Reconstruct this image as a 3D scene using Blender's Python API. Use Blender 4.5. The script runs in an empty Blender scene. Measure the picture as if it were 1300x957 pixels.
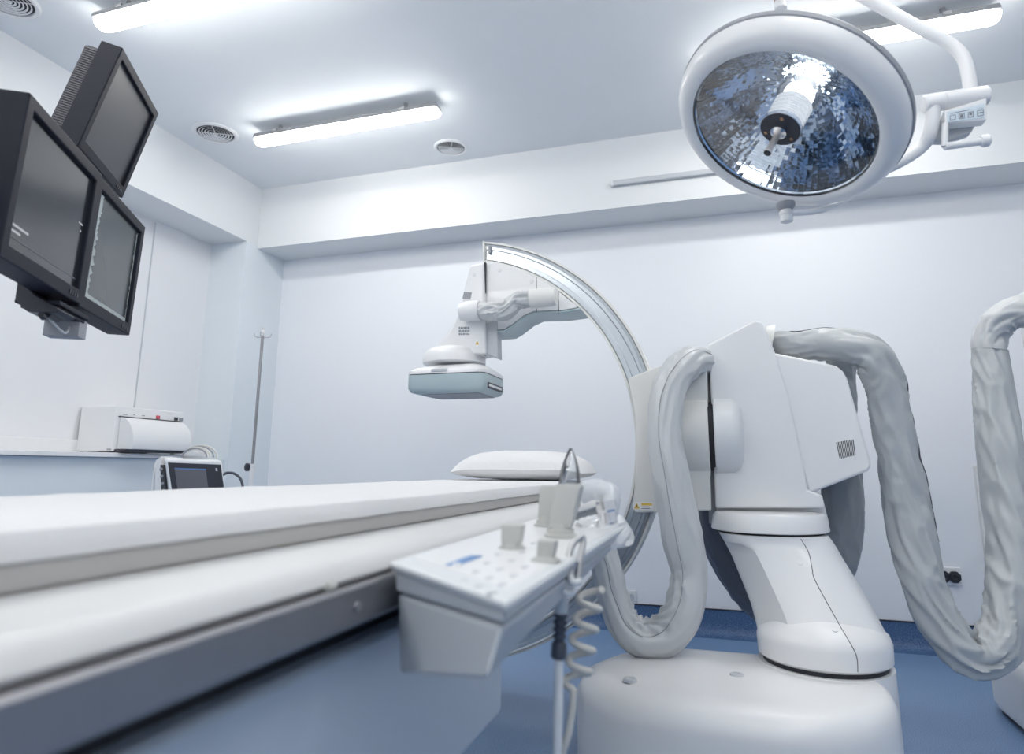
import bpy, bmesh, math, random
from mathutils import Vector, Matrix, noise
random.seed(7)
PI = math.pi
col = bpy.context.scene.collection
H = .935                                   # camera height above the floor
F = 830.44                                 # focal length in pixels of the 1300 wide frame

# ------------------------------------------------------------------ camera frame
def cam_axes(yaw, pitch, roll):
    cy, sy, cp, sp = math.cos(yaw), math.sin(yaw), math.cos(pitch), math.sin(pitch)
    f = Vector((sy*cp, cy*cp, sp)); r = Vector((cy, -sy, 0)); u = r.cross(f)
    r2 = r*math.cos(roll)+u*math.sin(roll); u2 = r2.cross(f)
    return r2, u2, f
CR, CU, CF = cam_axes(math.radians(-17.493), math.radians(11.022), math.radians(.266))
def W(px, py, X=None, Y=None, Z=None):
    """point of the room seen at a pixel of the photograph, on the plane X=, Y= or Z= (Z above the floor)"""
    d = CR*((px-650)/F) - CU*((py-433)/F) + CF
    if Y is not None: k = Y/d.y
    elif X is not None: k = X/d.x
    else: k = (Z-H)/d.z
    p = d*k
    return Vector((p.x, p.y, p.z+H))

# ------------------------------------------------------------------ materials
def pmat(name, rgb, rough=.5, metal=0, spec=.5, bump=0, bscale=40, var=0, vscale=6, sheen=0, coat=0):
    m = bpy.data.materials.new(name); m.use_nodes = True
    nt = m.node_tree; b = nt.nodes['Principled BSDF']
    b.inputs['Base Color'].default_value = (*rgb, 1)
    b.inputs['Roughness'].default_value = rough; b.inputs['Metallic'].default_value = metal
    b.inputs['Specular IOR Level'].default_value = spec
    if sheen: b.inputs['Sheen Weight'].default_value = sheen
    if coat: b.inputs['Coat Weight'].default_value = coat
    tc = nt.nodes.new('ShaderNodeTexCoord')
    n = nt.nodes.new('ShaderNodeTexNoise'); n.inputs['Scale'].default_value = vscale; n.inputs['Detail'].default_value = 3
    nt.links.new(tc.outputs['Object'], n.inputs['Vector'])
    mx = nt.nodes.new('ShaderNodeMixRGB'); mx.blend_type = 'MULTIPLY'; mx.inputs['Fac'].default_value = var or .02
    mx.inputs['Color1'].default_value = (*rgb, 1)
    nt.links.new(n.outputs['Fac'], mx.inputs['Color2']); nt.links.new(mx.outputs['Color'], b.inputs['Base Color'])
    if bump:
        n2 = nt.nodes.new('ShaderNodeTexNoise'); n2.inputs['Scale'].default_value = bscale; n2.inputs['Detail'].default_value = 4
        nt.links.new(tc.outputs['Object'], n2.inputs['Vector'])
        bp = nt.nodes.new('ShaderNodeBump'); bp.inputs['Strength'].default_value = bump; bp.inputs['Distance'].default_value = .01
        nt.links.new(n2.outputs['Fac'], bp.inputs['Height']); nt.links.new(bp.outputs['Normal'], b.inputs['Normal'])
    return m
def emat(name, rgb, s):
    m = bpy.data.materials.new(name); m.use_nodes = True
    nt = m.node_tree; nt.nodes.clear()
    e = nt.nodes.new('ShaderNodeEmission'); e.inputs[0].default_value = (*rgb, 1); e.inputs[1].default_value = s
    o = nt.nodes.new('ShaderNodeOutputMaterial'); nt.links.new(e.outputs[0], o.inputs[0])
    return m
def clear_mat(name, rgb=(.95, .97, 1), rough=.03, gl=.12):
    m = bpy.data.materials.new(name); m.use_nodes = True
    nt = m.node_tree; nt.nodes.clear()
    t = nt.nodes.new('ShaderNodeBsdfTransparent'); t.inputs[0].default_value = (*rgb, 1)
    g = nt.nodes.new('ShaderNodeBsdfGlossy'); g.inputs['Roughness'].default_value = rough
    fr = nt.nodes.new('ShaderNodeFresnel'); fr.inputs[0].default_value = 1.45
    ad = nt.nodes.new('ShaderNodeMath'); ad.operation = 'ADD'; ad.inputs[1].default_value = gl; ad.use_clamp = True
    mx = nt.nodes.new('ShaderNodeMixShader'); o = nt.nodes.new('ShaderNodeOutputMaterial')
    nt.links.new(fr.outputs[0], ad.inputs[0]); nt.links.new(ad.outputs[0], mx.inputs[0])
    nt.links.new(t.outputs[0], mx.inputs[1]); nt.links.new(g.outputs[0], mx.inputs[2]); nt.links.new(mx.outputs[0], o.inputs[0])
    return m
def speck_mat(name, base, dark, lite, rough=.45, scale=260):
    m = bpy.data.materials.new(name); m.use_nodes = True
    nt = m.node_tree; b = nt.nodes['Principled BSDF']; b.inputs['Roughness'].default_value = rough
    tc = nt.nodes.new('ShaderNodeTexCoord')
    n = nt.nodes.new('ShaderNodeTexNoise'); n.inputs['Scale'].default_value = scale; n.inputs['Detail'].default_value = 2
    nt.links.new(tc.outputs['Object'], n.inputs['Vector'])
    r = nt.nodes.new('ShaderNodeValToRGB'); cr = r.color_ramp
    cr.elements[0].position = .36; cr.elements[0].color = (*dark, 1)
    cr.elements[1].position = .66; cr.elements[1].color = (*lite, 1)
    e = cr.elements.new(.5); e.color = (*base, 1)
    nt.links.new(n.outputs['Fac'], r.inputs[0]); nt.links.new(r.outputs[0], b.inputs['Base Color'])
    return m
M = {
 'wall': pmat('wall_paint', (.755, .77, .785), .55, var=.03, vscale=1.2),
 'wall_back': pmat('wall_panel', (.81, .825, .86), .38, var=.03, vscale=1.2),
 'ceiling': pmat('ceiling_paint', (.83, .85, .87), .7, var=.03),
 'pillar': pmat('pillar_paint', (.74, .79, .83), .5, var=.03),
 'lpanel': pmat('left_panel', (.80, .80, .82), .45, var=.02),
 'floor': speck_mat('floor_vinyl', (.17, .28, .46), (.10, .18, .34), (.24, .36, .55), .35),
 'skirt': speck_mat('skirting_vinyl', (.060, .125, .26), (.03, .07, .17), (.10, .18, .33), .5, 180),
 'white': pmat('white_enamel', (.78, .78, .79), .33, var=.03, coat=.15),
 'white2': pmat('bright_enamel', (.80, .80, .81), .3, coat=.2),
 'ivory': pmat('ivory_plastic', (.72, .72, .70), .4, var=.03),
 'greyw': pmat('grey_white_plastic', (.72, .73, .745), .4),
 'teal': pmat('blue_grey_plastic', (.42, .51, .54), .35),
 'dark': pmat('dark_gap', (.02, .022, .03), .6),
 'black': pmat('black_plastic', (.028, .03, .042), .38),
 'bezel': pmat('monitor_casing', (.013, .015, .026), .55, spec=.25, bump=.05, bscale=300),
 'steel': pmat('brushed_steel', (.52, .52, .53), .32, 1, var=.15, vscale=30),
 'railst': pmat('rail_steel', (.33, .33, .35), .42, .85, var=.12, vscale=20),
 'chrome': pmat('chrome', (.80, .80, .82), .12, 1),
 'alu': pmat('track_aluminium', (.62, .66, .70), .3, 1, var=.2, vscale=8),
 'sleeve': pmat('sleeve_vinyl', (.45, .47, .485), .32, var=.06, vscale=5),
 'sleeve_l': pmat('sleeve_vinyl_light', (.54, .555, .57), .32, var=.06, vscale=5),
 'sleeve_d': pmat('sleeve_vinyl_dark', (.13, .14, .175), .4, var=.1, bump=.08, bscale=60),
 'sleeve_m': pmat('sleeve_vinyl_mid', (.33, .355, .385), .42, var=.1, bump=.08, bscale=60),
 'piping': pmat('seam_piping', (.06, .06, .075), .5),
 'sheet': pmat('white_sheet', (.74, .74, .75), .85, bump=.25, bscale=220, sheen=.2),
 'matedge': pmat('mattress_foam', (.44, .43, .42), .8, bump=.1, bscale=100),
 'pillow': pmat('pillow_cotton', (.74, .74, .75), .85, bump=.3, bscale=45, sheen=.2),
 'ttop': pmat('tabletop_laminate', (.62, .62, .62), .45),
 'tedge': pmat('tabletop_edge', (.36, .355, .35), .4),
 'tbody': pmat('table_body', (.50, .56, .64), .4),
 'console': pmat('console_plastic', (.47, .50, .54), .38),
 'contop': pmat('console_panel', (.66, .68, .70), .35),
 'joy': pmat('joystick_plastic', (.50, .50, .48), .5),
 'cord': pmat('cord_cream', (.62, .60, .56), .45),
 'boot': pmat('strain_relief', (.045, .055, .08), .5),
 'grey': pmat('mid_grey', (.30, .31, .34), .5),
 'lgrey': pmat('light_grey', (.52, .54, .57), .45),
 'fixture': pmat('fixture_housing', (.34, .345, .36), .5),
 'mark': pmat('label_print', (.22, .24, .28), .6),
 'yellow': pmat('warning_yellow', (.75, .50, .08), .5),
 'blue': pmat('label_blue', (.12, .25, .50), .5),
 'ltblue': pmat('membrane_blue', (.62, .70, .77), .45),
 'red': pmat('red_print', (.55, .08, .12), .5),
 'brass': pmat('brass_ring', (.35, .22, .14), .35, 1),
 'handle': pmat('handle_metal', (.72, .66, .62), .3, .6),
 'mirror': pmat('reflector_mirror', (.78, .85, .93), .04, 1),
 'glass': clear_mat('clear_glass'),
 'wrap': clear_mat('clear_plastic_wrap', (.93, .95, .97), .12, .14),
 'lamp': emat('tube_glow', (.99, .98, .935), 22),
 'bulb': emat('bulb_glow', (1, .99, .97), 9),
}
def screen_mat(name, top, bot, rough=.12):
    return pmat(name, top, rough, 0, .6, var=.15, vscale=2)
M['screen'] = screen_mat('screen_off', (.032, .035, .045), 0, .16)
M['screen_m'] = screen_mat('screen_matte', (.035, .036, .045), 0, .35)
M['screen_g'] = screen_mat('screen_film', (.065, .078, .085), 0, .25)
M['drape'] = pmat('crumpled_plastic', (.72, .73, .75), .3, coat=.4)
M['wrapped'] = pmat('wrapped_grip', (.62, .64, .67), .18, coat=1)
M['rings'] = clear_mat('glass_rings', (.84, .88, .92), .05, .25)
M['core'] = emat('painted_glow_core', (.96, .98, 1), 1.15)  # emission stands in for bulb light carried by the glass
M['pmscreen'] = screen_mat('monitor_lit', (.13, .13, .15), 0, .3)
M['fins'] = pmat('fin_metal', (.09, .09, .11), .5)
M['pixel'] = emat('screen_text', (.55, .58, .62), .7)

# ------------------------------------------------------------------ mesh builder
class MB:
    def __init__(s): s.v = []; s.f = []; s.mi = []; s.cur = 0
    def mat(s, i): s.cur = i; return s
    def add(s, vs, fs):
        n = len(s.v); s.v += [Vector(v) for v in vs]
        for f in fs: s.f.append([n+i for i in f]); s.mi.append(s.cur)
        return s
    def box(s, a, b, T=None):
        x0, y0, z0 = a; x1, y1, z1 = b
        vs = [Vector(p) for p in ((x0,y0,z0),(x1,y0,z0),(x1,y1,z0),(x0,y1,z0),(x0,y0,z1),(x1,y0,z1),(x1,y1,z1),(x0,y1,z1))]
        if T: vs = [T @ v for v in vs]
        return s.add(vs, [(0,3,2,1),(4,5,6,7),(0,1,5,4),(1,2,6,5),(2,3,7,6),(3,0,4,7)])
    def cbox(s, c, d, T=None):
        c = Vector(c); h = Vector(d)/2
        return s.box(c-h, c+h, T)
    def prism(s, front, off):
        """front: outline points (Vectors), off: extrusion vector"""
        n = len(front); off = Vector(off)
        vs = [Vector(p) for p in front]+[Vector(p)+off for p in front]
        return s.add(vs, [list(range(n)), list(range(2*n-1, n-1, -1))]+[(i, i+n, (i+1) % n+n, (i+1) % n) for i in range(n)])
    def hexa(s, p):                                   # bottom 4 then top 4
        return s.add(p, [(0,3,2,1),(4,5,6,7),(0,1,5,4),(1,2,6,5),(2,3,7,6),(3,0,4,7)])
    def rings(s, rs, cap0=True, cap1=True, closed=False):
        n = len(rs[0]); vs = [p for r in rs for p in r]; fs = []
        m = len(rs)
        for j in range(m if closed else m-1):
            k = (j+1) % m
            for i in range(n):
                fs.append((j*n+i, j*n+(i+1) % n, k*n+(i+1) % n, k*n+i))
        if not closed:
            if cap0: fs.append(list(range(n-1, -1, -1)))
            if cap1: fs.append([(m-1)*n+i for i in range(n)])
        return s.add(vs, fs)
    def lathe(s, base, axis, prof, n=32, cap0=True, cap1=True):
        """prof: (distance along axis, radius)"""
        ax = Vector(axis).normalized(); base = Vector(base)
        u = ax.orthogonal().normalized(); w = ax.cross(u)
        rs = [[base+ax*d+(u*math.cos(2*PI*i/n)+w*math.sin(2*PI*i/n))*max(r, 1e-5) for i in range(n)] for d, r in prof]
        return s.rings(rs, cap0, cap1)
    def cyl(s, a, b, r, n=20, r2=None):
        a = Vector(a); b = Vector(b); L = (b-a).length
        return s.lathe(a, b-a, [(0, r), (L, r if r2 is None else r2)], n)
    def tube(s, pts, r, n=12, smooth=0):
        pts = [Vector(p) for p in pts]
        if smooth: pts = spline(pts, smooth)
        fr = frames(pts)
        rr = r if callable(r) else (lambda t: r)
        rs = []
        for i, (p, u, w) in enumerate(fr):
            k = rr(i/max(1, len(fr)-1))
            rs.append([p+(u*math.cos(2*PI*j/n)+w*math.sin(2*PI*j/n))*k for j in range(n)])
        return s.rings(rs)
    def build(s, name, mats, parent=None, bevel=0, seg=2, ang=40, local=False, smooth=True, subsurf=0, solid=0, origin=None):
        if not isinstance(mats, (list, tuple)): mats = [mats]
        off = Vector((0, 0, 0))
        if parent is not None and not local:
            p = parent
            while p is not None: off += Vector(p.location); p = p.parent
        if origin is not None: off = Vector(origin)
        me = bpy.data.meshes.new(name)
        me.from_pydata([tuple(v-off) for v in s.v], [], s.f)
        for m in mats: me.materials.append(m)
        me.polygons.foreach_set('material_index', s.mi)
        bm = bmesh.new(); bm.from_mesh(me); bmesh.ops.recalc_face_normals(bm, faces=bm.faces); bm.to_mesh(me); bm.free()
        if smooth:
            me.polygons.foreach_set('use_smooth', [True]*len(me.polygons))
            me.set_sharp_from_angle(angle=math.radians(ang))
        me.update()
        o = bpy.data.objects.new(name, me); col.objects.link(o)
        if origin is not None: o.location = off
        if parent is not None: o.parent = parent
        if bevel:
            b = o.modifiers.new('bevel', 'BEVEL'); b.width = bevel; b.segments = seg; b.limit_method = 'ANGLE'
            b.angle_limit = math.radians(32); b.harden_normals = True
        if subsurf:
            b = o.modifiers.new('sub', 'SUBSURF'); b.levels = subsurf; b.render_levels = subsurf
        return o
def spline(pts, k=8, closed=False):
    out = []; n = len(pts)
    for i in range(n-1):
        p0 = pts[max(i-1, 0)]; p1 = pts[i]; p2 = pts[i+1]; p3 = pts[min(i+2, n-1)]
        for j in range(k):
            t = j/k
            out.append(.5*((2*p1)+(p2-p0)*t+(2*p0-5*p1+4*p2-p3)*t*t+(3*p1-p0-3*p2+p3)*t**3))
    out.append(pts[-1].copy())
    return out
def frames(pts):
    n = len(pts); T = []
    for i in range(n):
        T.append((pts[min(i+1, n-1)]-pts[max(i-1, 0)]).normalized())
    u = T[0].orthogonal().normalized(); out = []
    for i in range(n):
        u = (u-T[i]*u.dot(T[i])).normalized()
        out.append((pts[i], u, T[i].cross(u)))
    return out
def thing(name, label, cat, loc=(0, 0, 0), group=None, rot=None):
    o = bpy.data.objects.new(name, None); col.objects.link(o); o.location = loc; o.empty_display_size = .05
    if rot: o.rotation_euler = rot
    return tag(o, label, cat, group)
def tag(o, label, cat, group=None, kind=None):
    if label: o['label'] = label
    if cat: o['category'] = cat
    if group: o['group'] = group
    if kind: o['kind'] = kind
    return o
def lab(o, label): o['label'] = label; return o
def struct(o): o['kind'] = 'structure'; return o
def rot_to(n):                                        # matrix whose local +Z is n
    return Vector(n).to_track_quat('Z', 'Y').to_matrix().to_4x4()

# ================================================================== THE ROOM
XL, XS, YB, YW, ZC, ZS = -3.515, -3.204, 3.86, 4.173, 3.0, 2.533
XR, YF = 2.7, -2.3
struct(MB().box((XL-.15, YF-.15, -.1), (XR+.15, YW+.15, 0)).build('floor', M['floor'], smooth=False))
struct(MB().box((XL-.15, YF-.15, ZC), (XR+.15, YW+.15, ZC+.1)).build('ceiling', M['ceiling'], smooth=False))
struct(MB().box((XL-.15, YW, 0), (XR+.15, YW+.15, ZC)).build('wall_back', M['wall_back'], smooth=False))
struct(MB().box((XL-.15, YF-.15, 0), (XL, YW, ZC)).build('wall_left', M['lpanel'], smooth=False))
struct(MB().box((XR, YF-.15, 0), (XR+.15, YW, ZC)).build('wall_right', M['wall'], smooth=False))
struct(MB().box((XL, YF-.15, 0), (XR, YF, ZC)).build('wall_front', M['wall'], smooth=False))
struct(MB().box((XS, YB, ZS), (XR, YW, ZC)).build('trim_1', M['wall'], smooth=False))          # beam along the back wall
struct(MB().box((XL, YF, ZS+.017), (XS, YW, ZC)).build('trim_2', M['wall'], smooth=False))      # bulkhead over the left recess
struct(MB().box((XL, 3.74, 0), (XS, YW, ZS+.017)).build('trim_3', M['pillar'], smooth=False))   # corner pillar
# panel seams of the left recess: thin aluminium cover strips
ya = W(193, 317.6, X=XL).y
m = MB().box((XL, ya-.004, 1.09), (XL+.004, ya+.004, ZS))
struct(m.build('trim_4', M['lgrey'], smooth=False))
# coved skirting with a thin dark capping
def skirting(name, p0, p1, inward):
    p0 = Vector(p0); p1 = Vector(p1); n = Vector(inward)
    prof = [(0, 0), (.075, 0), (.045, .006), (.022, .02), (.010, .045), (.006, .075), (.006, .140), (0, .140)]
    m = MB().prism([p0+n*a+Vector((0, 0, b)) for a, b in prof], p1-p0)
    m.mat(1).prism([p0+n*a+Vector((0, 0, b)) for a, b in ((0, .140), (.009, .140), (.009, .147), (0, .147))], p1-p0)
    return struct(m.build(name, [M['skirt'], M['black']], ang=60))
skirting('baseboard_back', (XS, YW, 0), (XR, YW, 0), (0, -1, 0))
skirting('baseboard_left', (XL, YF, 0), (XL, 3.74, 0), (1, 0, 0))
skirting('baseboard_right', (XR, YF, 0), (XR, YW, 0), (-1, 0, 0))

# ------------------------------------------------------------------ wall ledge on the left
zt = 1.012
led = MB().box((XL, YF+.3, zt-.026), (-3.20, 3.44, zt))
led.box((XL, YF+.3, zt), (XL+.018, 3.735, 1.086))
o = tag(led.build('wall_ledge', M['white2'], bevel=.004), 'long white ledge with low upstand fixed along the left wall under the white panels', 'shelf')
MBp = MB().box((XL, YF+.3, .15), (-3.24, 3.735, zt-.028))
struct(MBp.build('trim_5', M['pillar'], smooth=False))

# ------------------------------------------------------------------ ceiling lights
def light(x0, y, label, L=1.215):
    t = thing('ceiling_light', label, 'light', (x0+L/2, y, ZC), 'linear ceiling lights')
    hw = .05
    m = MB(); prof = [(-hw*.8, ZC-.045), (hw*.8, ZC-.045), (hw, ZC-.062), (hw, ZC-.076), (-hw, ZC-.076), (-hw, ZC-.062)]
    m.prism([Vector((x0, y+a, z)) for a, z in prof], (L, 0, 0))
    m.build('housing', M['fixture'], t, bevel=.004)
    d = MB(); n = 12; rs = []
    for i, (dx, k) in enumerate([(-.004, .70), (.01, .92), (.03, 1), (L-.03, 1), (L-.01, .92), (L+.004, .70)]):
        rs.append([Vector((x0+dx, y+hw*.96*k*math.cos(PI*j/n), ZC-.0765-.04*k*math.sin(PI*j/n))) for j in range(n+1)])
    d.rings(rs); lab(d.build('diffuser', M['lamp'], t), 'glowing white tube diffuser')
    for fx in (.13, .83):
        c = MB().cyl((x0+L*fx, y, ZC), (x0+L*fx, y, ZC-.046), .012, 12)
        c.box((x0+L*fx-.018, y-hw-.006, ZC-.064), (x0+L*fx+.018, y+hw+.006, ZC-.05))
        c.build('mounting_clip', M['steel'], t, bevel=.002)
    return t
light(-2.635, 3.10, 'lit white linear ceiling light between the two round air vents nearest the back wall')
light(.062, 3.10, 'lit white linear ceiling light partly hidden behind the surgical lamp')
light(-2.60, 1.97, 'lit white linear ceiling light above the hanging monitors, cut by the top edge')
for x, y in ((.062, 1.97), (-2.6, .84), (.062, .84), (-2.6, -.3), (.062, -.3), (-2.6, -1.5), (.062, -1.5)):  # unseen fixtures added as fill light, repeating the visible rows
    light(x, y, 'unseen white linear ceiling light added to fill the room with light')

# ------------------------------------------------------------------ round ceiling vents
def vent(x, y, r, label):
    t = thing('ceiling_vent', label, 'vent', (x, y, ZC), 'round ceiling air vents')
    MB().lathe((x, y, ZC), (0, 0, -1), [(0, r), (.006, r), (.012, r*.93), (.010, r*.82), (.0, r*.80)], 48, False, False).build('rim', M['white2'], t)
    lab(MB().lathe((x, y, ZC-.0005), (0, 0, -1), [(0, r*.81), (.001, r*.81)], 40).build('duct_opening', M['dark'], t), 'dark opening behind the rings')
    for k in range(6):
        rr = r*(.70-.12*k)
        MB().lathe((x, y, ZC-.001), (0, 0, -1), [(.003, rr-.0035), (.006, rr+.0035), (.007, rr+.0035), (.004, rr-.0035)], 40, False, False).build('ring', M['white2'], t)
    m = MB()
    for a in (0, PI/2, PI, 1.5*PI):
        T = Matrix.Translation((x, y, ZC-.004)) @ Matrix.Rotation(a+.5, 4, 'Z')
        m.box((0, -.002, -.002), (r*.8, .002, .002), T)
    m.build('spoke', M['white2'], t)
vent(-2.925, 3.055, .135, 'large round white ceiling vent in the corner left of the linear light')
vent(-1.58, 3.66, .110, 'small round white ceiling vent close above the back beam')
vent(-2.96, 1.80, .125, 'round white ceiling vent cut by the top left edge of the photo')

# ------------------------------------------------------------------ aluminium channel on the beam
a = W(777, 235, Y=YB)
t = thing('light_channel', 'thin bare aluminium channel fixed on the back beam, running behind the surgical lamp', 'channel', (a.x, YB, a.z))
m = MB().prism([Vector((a.x, YB-q, a.z+p)) for q, p in ((0, -.016), (.03, -.016), (.034, -.008), (.034, .008), (.03, .016), (0, .016))], (1.25, 0, 0))
m.build('channel', M['lgrey'], t, bevel=.002)
MB().box((a.x-.006, YB-.036, a.z-.018), (a.x+.012, YB, a.z+.018)).build('end_cap', M['greyw'], t, bevel=.003)

# ------------------------------------------------------------------ sockets on the back wall
a = W(1190, 722, Y=YW); b = W(1221, 741, Y=YW)
t = thing('wall_socket', 'white wall socket plate with two black outlets between the hanging sleeves', 'socket', ((a.x+b.x)/2, YW, b.z))
MB().box((a.x-.03, YW-.012, b.z-.01), (b.x, YW, a.z+.012)).build('plate', M['white2'], t, bevel=.004)
for cx in (a.x+.02, b.x-.035):
    m = MB().prism([Vector((cx+.031*math.cos(PI/8+k*PI/4)*1.0, YW-.013, (a.z+b.z)/2+.031*math.sin(PI/8+k*PI/4)*1.0)) for k in range(8)], (0, -.018, 0))
    m.lathe((cx, YW-.031, (a.z+b.z)/2), (0, -1, 0), [(0, .018), (.004, .017), (.004, .012), (0, .011)], 20)
    m.build('outlet', M['black'], t, bevel=.003)
a = W(795, 749, Y=YW); b = W(808, 766, Y=YW)
t = thing('wall_socket', 'small plain white wall socket just above the blue skirting', 'socket', ((a.x+b.x)/2, YW, b.z))
MB().box((a.x, YW-.01, b.z), (b.x, YW, a.z)).build('plate', M['greyw'], t, bevel=.003)
MB().lathe(((a.x+b.x)/2, YW-.0105, (a.z+b.z)/2), (0, -1, 0), [(0, .019), (.003, .018), (.001, .008)], 20).build('outlet', M['lgrey'], t)
# vertical conduit behind the right hand sleeve
a = W(1254, 640, Y=YW)
tag(MB().box((1.293, YW-.03, .148), (1.325, YW, .96)).build('wall_conduit', M['ivory'], bevel=.004), 'slim white vertical conduit on the back wall behind the right-hand sleeve', 'conduit')

# ================================================================== MONITORS
def monitor(cx, cy, cz, yaw, pitch, label, scr, w=.42, h=.372, d=.068, extra=None):
    t = thing('monitor', label, 'monitor', (cx, cy, cz+H), 'hanging black monitors', (math.radians(pitch), 0, math.radians(yaw)))
    # local: front face at y=0 facing -y, body behind at +y
    bz = .030; m = MB()
    o_ = [(-w/2, -h/2), (w/2, -h/2), (w/2, h/2), (-w/2, h/2)]
    i_ = [(-w/2+bz, -h/2+bz+.006), (w/2-bz, -h/2+bz+.006), (w/2-bz, h/2-bz), (-w/2+bz, h/2-bz)]
    vs = [(x, 0, z) for x, z in o_]+[(x, 0, z) for x, z in i_]+[(x, .013, z) for x, z in i_]+[(x, d, z) for x, z in o_]
    fs = []
    for k in range(4):
        j = (k+1) % 4
        fs += [(k, j, 4+j, 4+k), (4+k, 4+j, 8+j, 8+k), (j, k, 12+k, 12+j)]
    fs += [(12, 13, 14, 15)]
    m.add(vs, fs)
    ca = m.build('casing', M['bezel'], t, bevel=.004, local=True)
    lab(MB().box((-w/2+bz-.002, .011, -h/2+bz+.004), (w/2-bz+.002, .014, h/2-bz+.002)).build('screen', scr, t, local=True, smooth=False), 'dark screen')
    # rear housing with cooling slots
    bk = MB().box((-w*.45, d, -h*.38), (w*.45, d+.050, h*.44))
    bk.build('rear_housing', M['black'], t, bevel=.006, local=True)
    sl = MB()
    for k in range(42):
        x = -w*.43+k*w*.86/41
        sl.box((x-.0022, d+.008, h*.44-.0002), (x+.0022, d+.044, h*.44+.003))
    for k in range(36):
        z = -h*.35+k*h*.76/35
        for sx in (-1, 1):
            x0, x1 = sorted((sx*w*.45, sx*(w*.45+.004)))
            sl.box((x0, d+.008, z-.0022), (x1, d+.044, z+.0022))
    lab(sl.build('cooling_fins', M['fins'], t, local=True, smooth=False), 'rows of fine cooling fins')
    for k in range(4):
        MB().box((w/2-.085+k*.014, -.003, -h/2+.010), (w/2-.077+k*.014, .001, -h/2+.022)).build('button', M['black'], t, bevel=.001, local=True)
    if extra: extra(t, w, h)
    return t
def textA(t, w, h):
    m = MB(); random.seed(3)
    for r, L in ((0, .075), (1, .045)):
        x = -w/2+.040
        while x < -w/2+.040+L:
            k = random.uniform(.003, .008)
            m.box((x, .0096, -h/2+.085-r*.013), (x+k, .0104, -h/2+.090-r*.013)); x += k+.002
    lab(m.build('screen_text', M['pixel'], t, local=True, smooth=False), 'tiny grey lines of text'); m = MB()
    m.box((w/2-.070, .0096, -h/2+.205), (w/2-.045, .0104, -h/2+.208)); m.box((w/2-.055, .0096, -h/2+.185), (w/2-.050, .0104, -h/2+.190))
    lab(m.build('screen_mark', M['pixel'], t, local=True, smooth=False), 'small grey marks at the right')
    lab(MB().box((-w/2+.035, .0096, -h/2+.060), (w/2-.04, .0102, -h/2+.0612)).build('task_line', M['grey'], t, local=True, smooth=False), 'faint line along the screen foot')
def filmB(t, w, h):
    # peeling protective film: pale ragged strips down both sides and along the foot
    random.seed(5); m = MB()
    y = .0098
    def strip(x, dirn, wid, amp):
        n = 60; z0 = -h/2+.038; z1 = h/2-.034
        A = []; B = []
        for k in range(n+1):
            z = z0+(z1-z0)*k/n
            q = wid+amp*(noise.noise(Vector((k*.55, x*9, 0)))+.5*noise.noise(Vector((k*1.7, x*5, 2))))
            A.append(Vector((x, y, z))); B.append(Vector((x+dirn*max(.002, q), y, z)))
        for k in range(n):
            m.add([A[k], B[k], B[k+1], A[k+1]], [(0, 1, 2, 3)])
    strip(-w/2+.032, 1, .036, .014); strip(w/2-.032, -1, .007, .008)
    m.box((-w/2+.032, y-.0003, -h/2+.038), (w/2-.032, y, -h/2+.050))
    lab(m.build('film_edge', M['film'], t, local=True, smooth=False), 'pale ragged edge of a protective film')
M['film'] = pmat('film_edge', (.55, .62, .63), .4, var=.6, vscale=70)
monitor(-1.492, 1.091, .608, 120.6, 1.4, 'front left black monitor of the hanging group, dark glossy screen with tiny text', M['screen'], extra=textA)
monitor(-1.697, 1.436, .602, 120.6, 1.4, 'lower right black monitor with pale film peeling around its grey screen', M['screen_g'], w=.405, extra=filmB)
monitor(-1.945, 1.606, 1.169, 121, 13.9, 'uppermost black monitor, tilted down, with matte dark screen and finned back', M['screen_m'])
# carrier and ceiling arm
RZ = Matrix.Rotation(math.radians(120.6), 4, 'Z')
def L2(x, y, z): return RZ @ Vector((x, y, z)) + Vector((-1.595, 1.263, .605+H))
t = thing('monitor_carrier', 'black carrier frame under and behind the hanging monitors with a small box below', 'bracket', L2(0, .2, .9))
m = MB(); T = Matrix.Translation((-1.595, 1.263, .605+H)) @ RZ
m.box((-1.0, .115, -.05), (.42, .150, .05), T); m.box((.34, .15, -.05), (.40, .27, .0), T); m.box((.34, .25, -.05), (.40, .28, .40), T)
m.box((-.16, .113, -.09), (-.02, .13, .09), T)
m.build('back_frame', M['black'], t, bevel=.004)
m = MB(); m.box((-1.04, .13, -.03), (-.92, .19, .03), T); m.cyl(T @ Vector((-.98, .16, .0)), T @ Vector((-.98, .16, 1.46)), .035, 20)
m.build('ceiling_column', M['greyw'], t)
m = MB()
m.prism([T @ Vector(p) for p in ((-.12, .10, -.14), (-.12, .10, -.205), (-.12, .07, -.235), (-.12, .01, -.235), (-.12, -.0, -.225), (-.12, .06, -.19))], (T.to_3x3() @ Vector((.10, 0, 0))))
m.build('side_bracket', M['black'], t, bevel=.003)
m = MB(); m.box((-.11, .005, -.212), (.075, .105, -.200), T); m.box((-.10, .012, -.222), (.07, .095, -.212), T)
m.build('under_tray', M['bezel'], t, bevel=.003)
m = MB(); m.box((.045, .015, -.262), (.095, .100, -.213), T); m.lathe(T @ Vector((.0955, .055, -.238)), T.to_3x3() @ Vector((1, 0, 0)), [(0, .013), (.002, .013), (.001, .008)], 16)
lab(m.build('connector_box', M['grey'], t, bevel=.003), 'small grey connector box')
m = MB(); m.tube([T @ Vector(p) for p in ((.05, .04, -.235), (.0, .03, -.262), (-.05, .04, -.245), (-.08, .05, -.225))], .003, 8, 6)
lab(m.build('cable', M['lgrey'], t), 'thin grey cable')
m = MB(); m.cyl(T @ Vector((-.10, .035, -.232)), T @ Vector((-.04, .035, -.232)), .011, 14)
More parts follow.
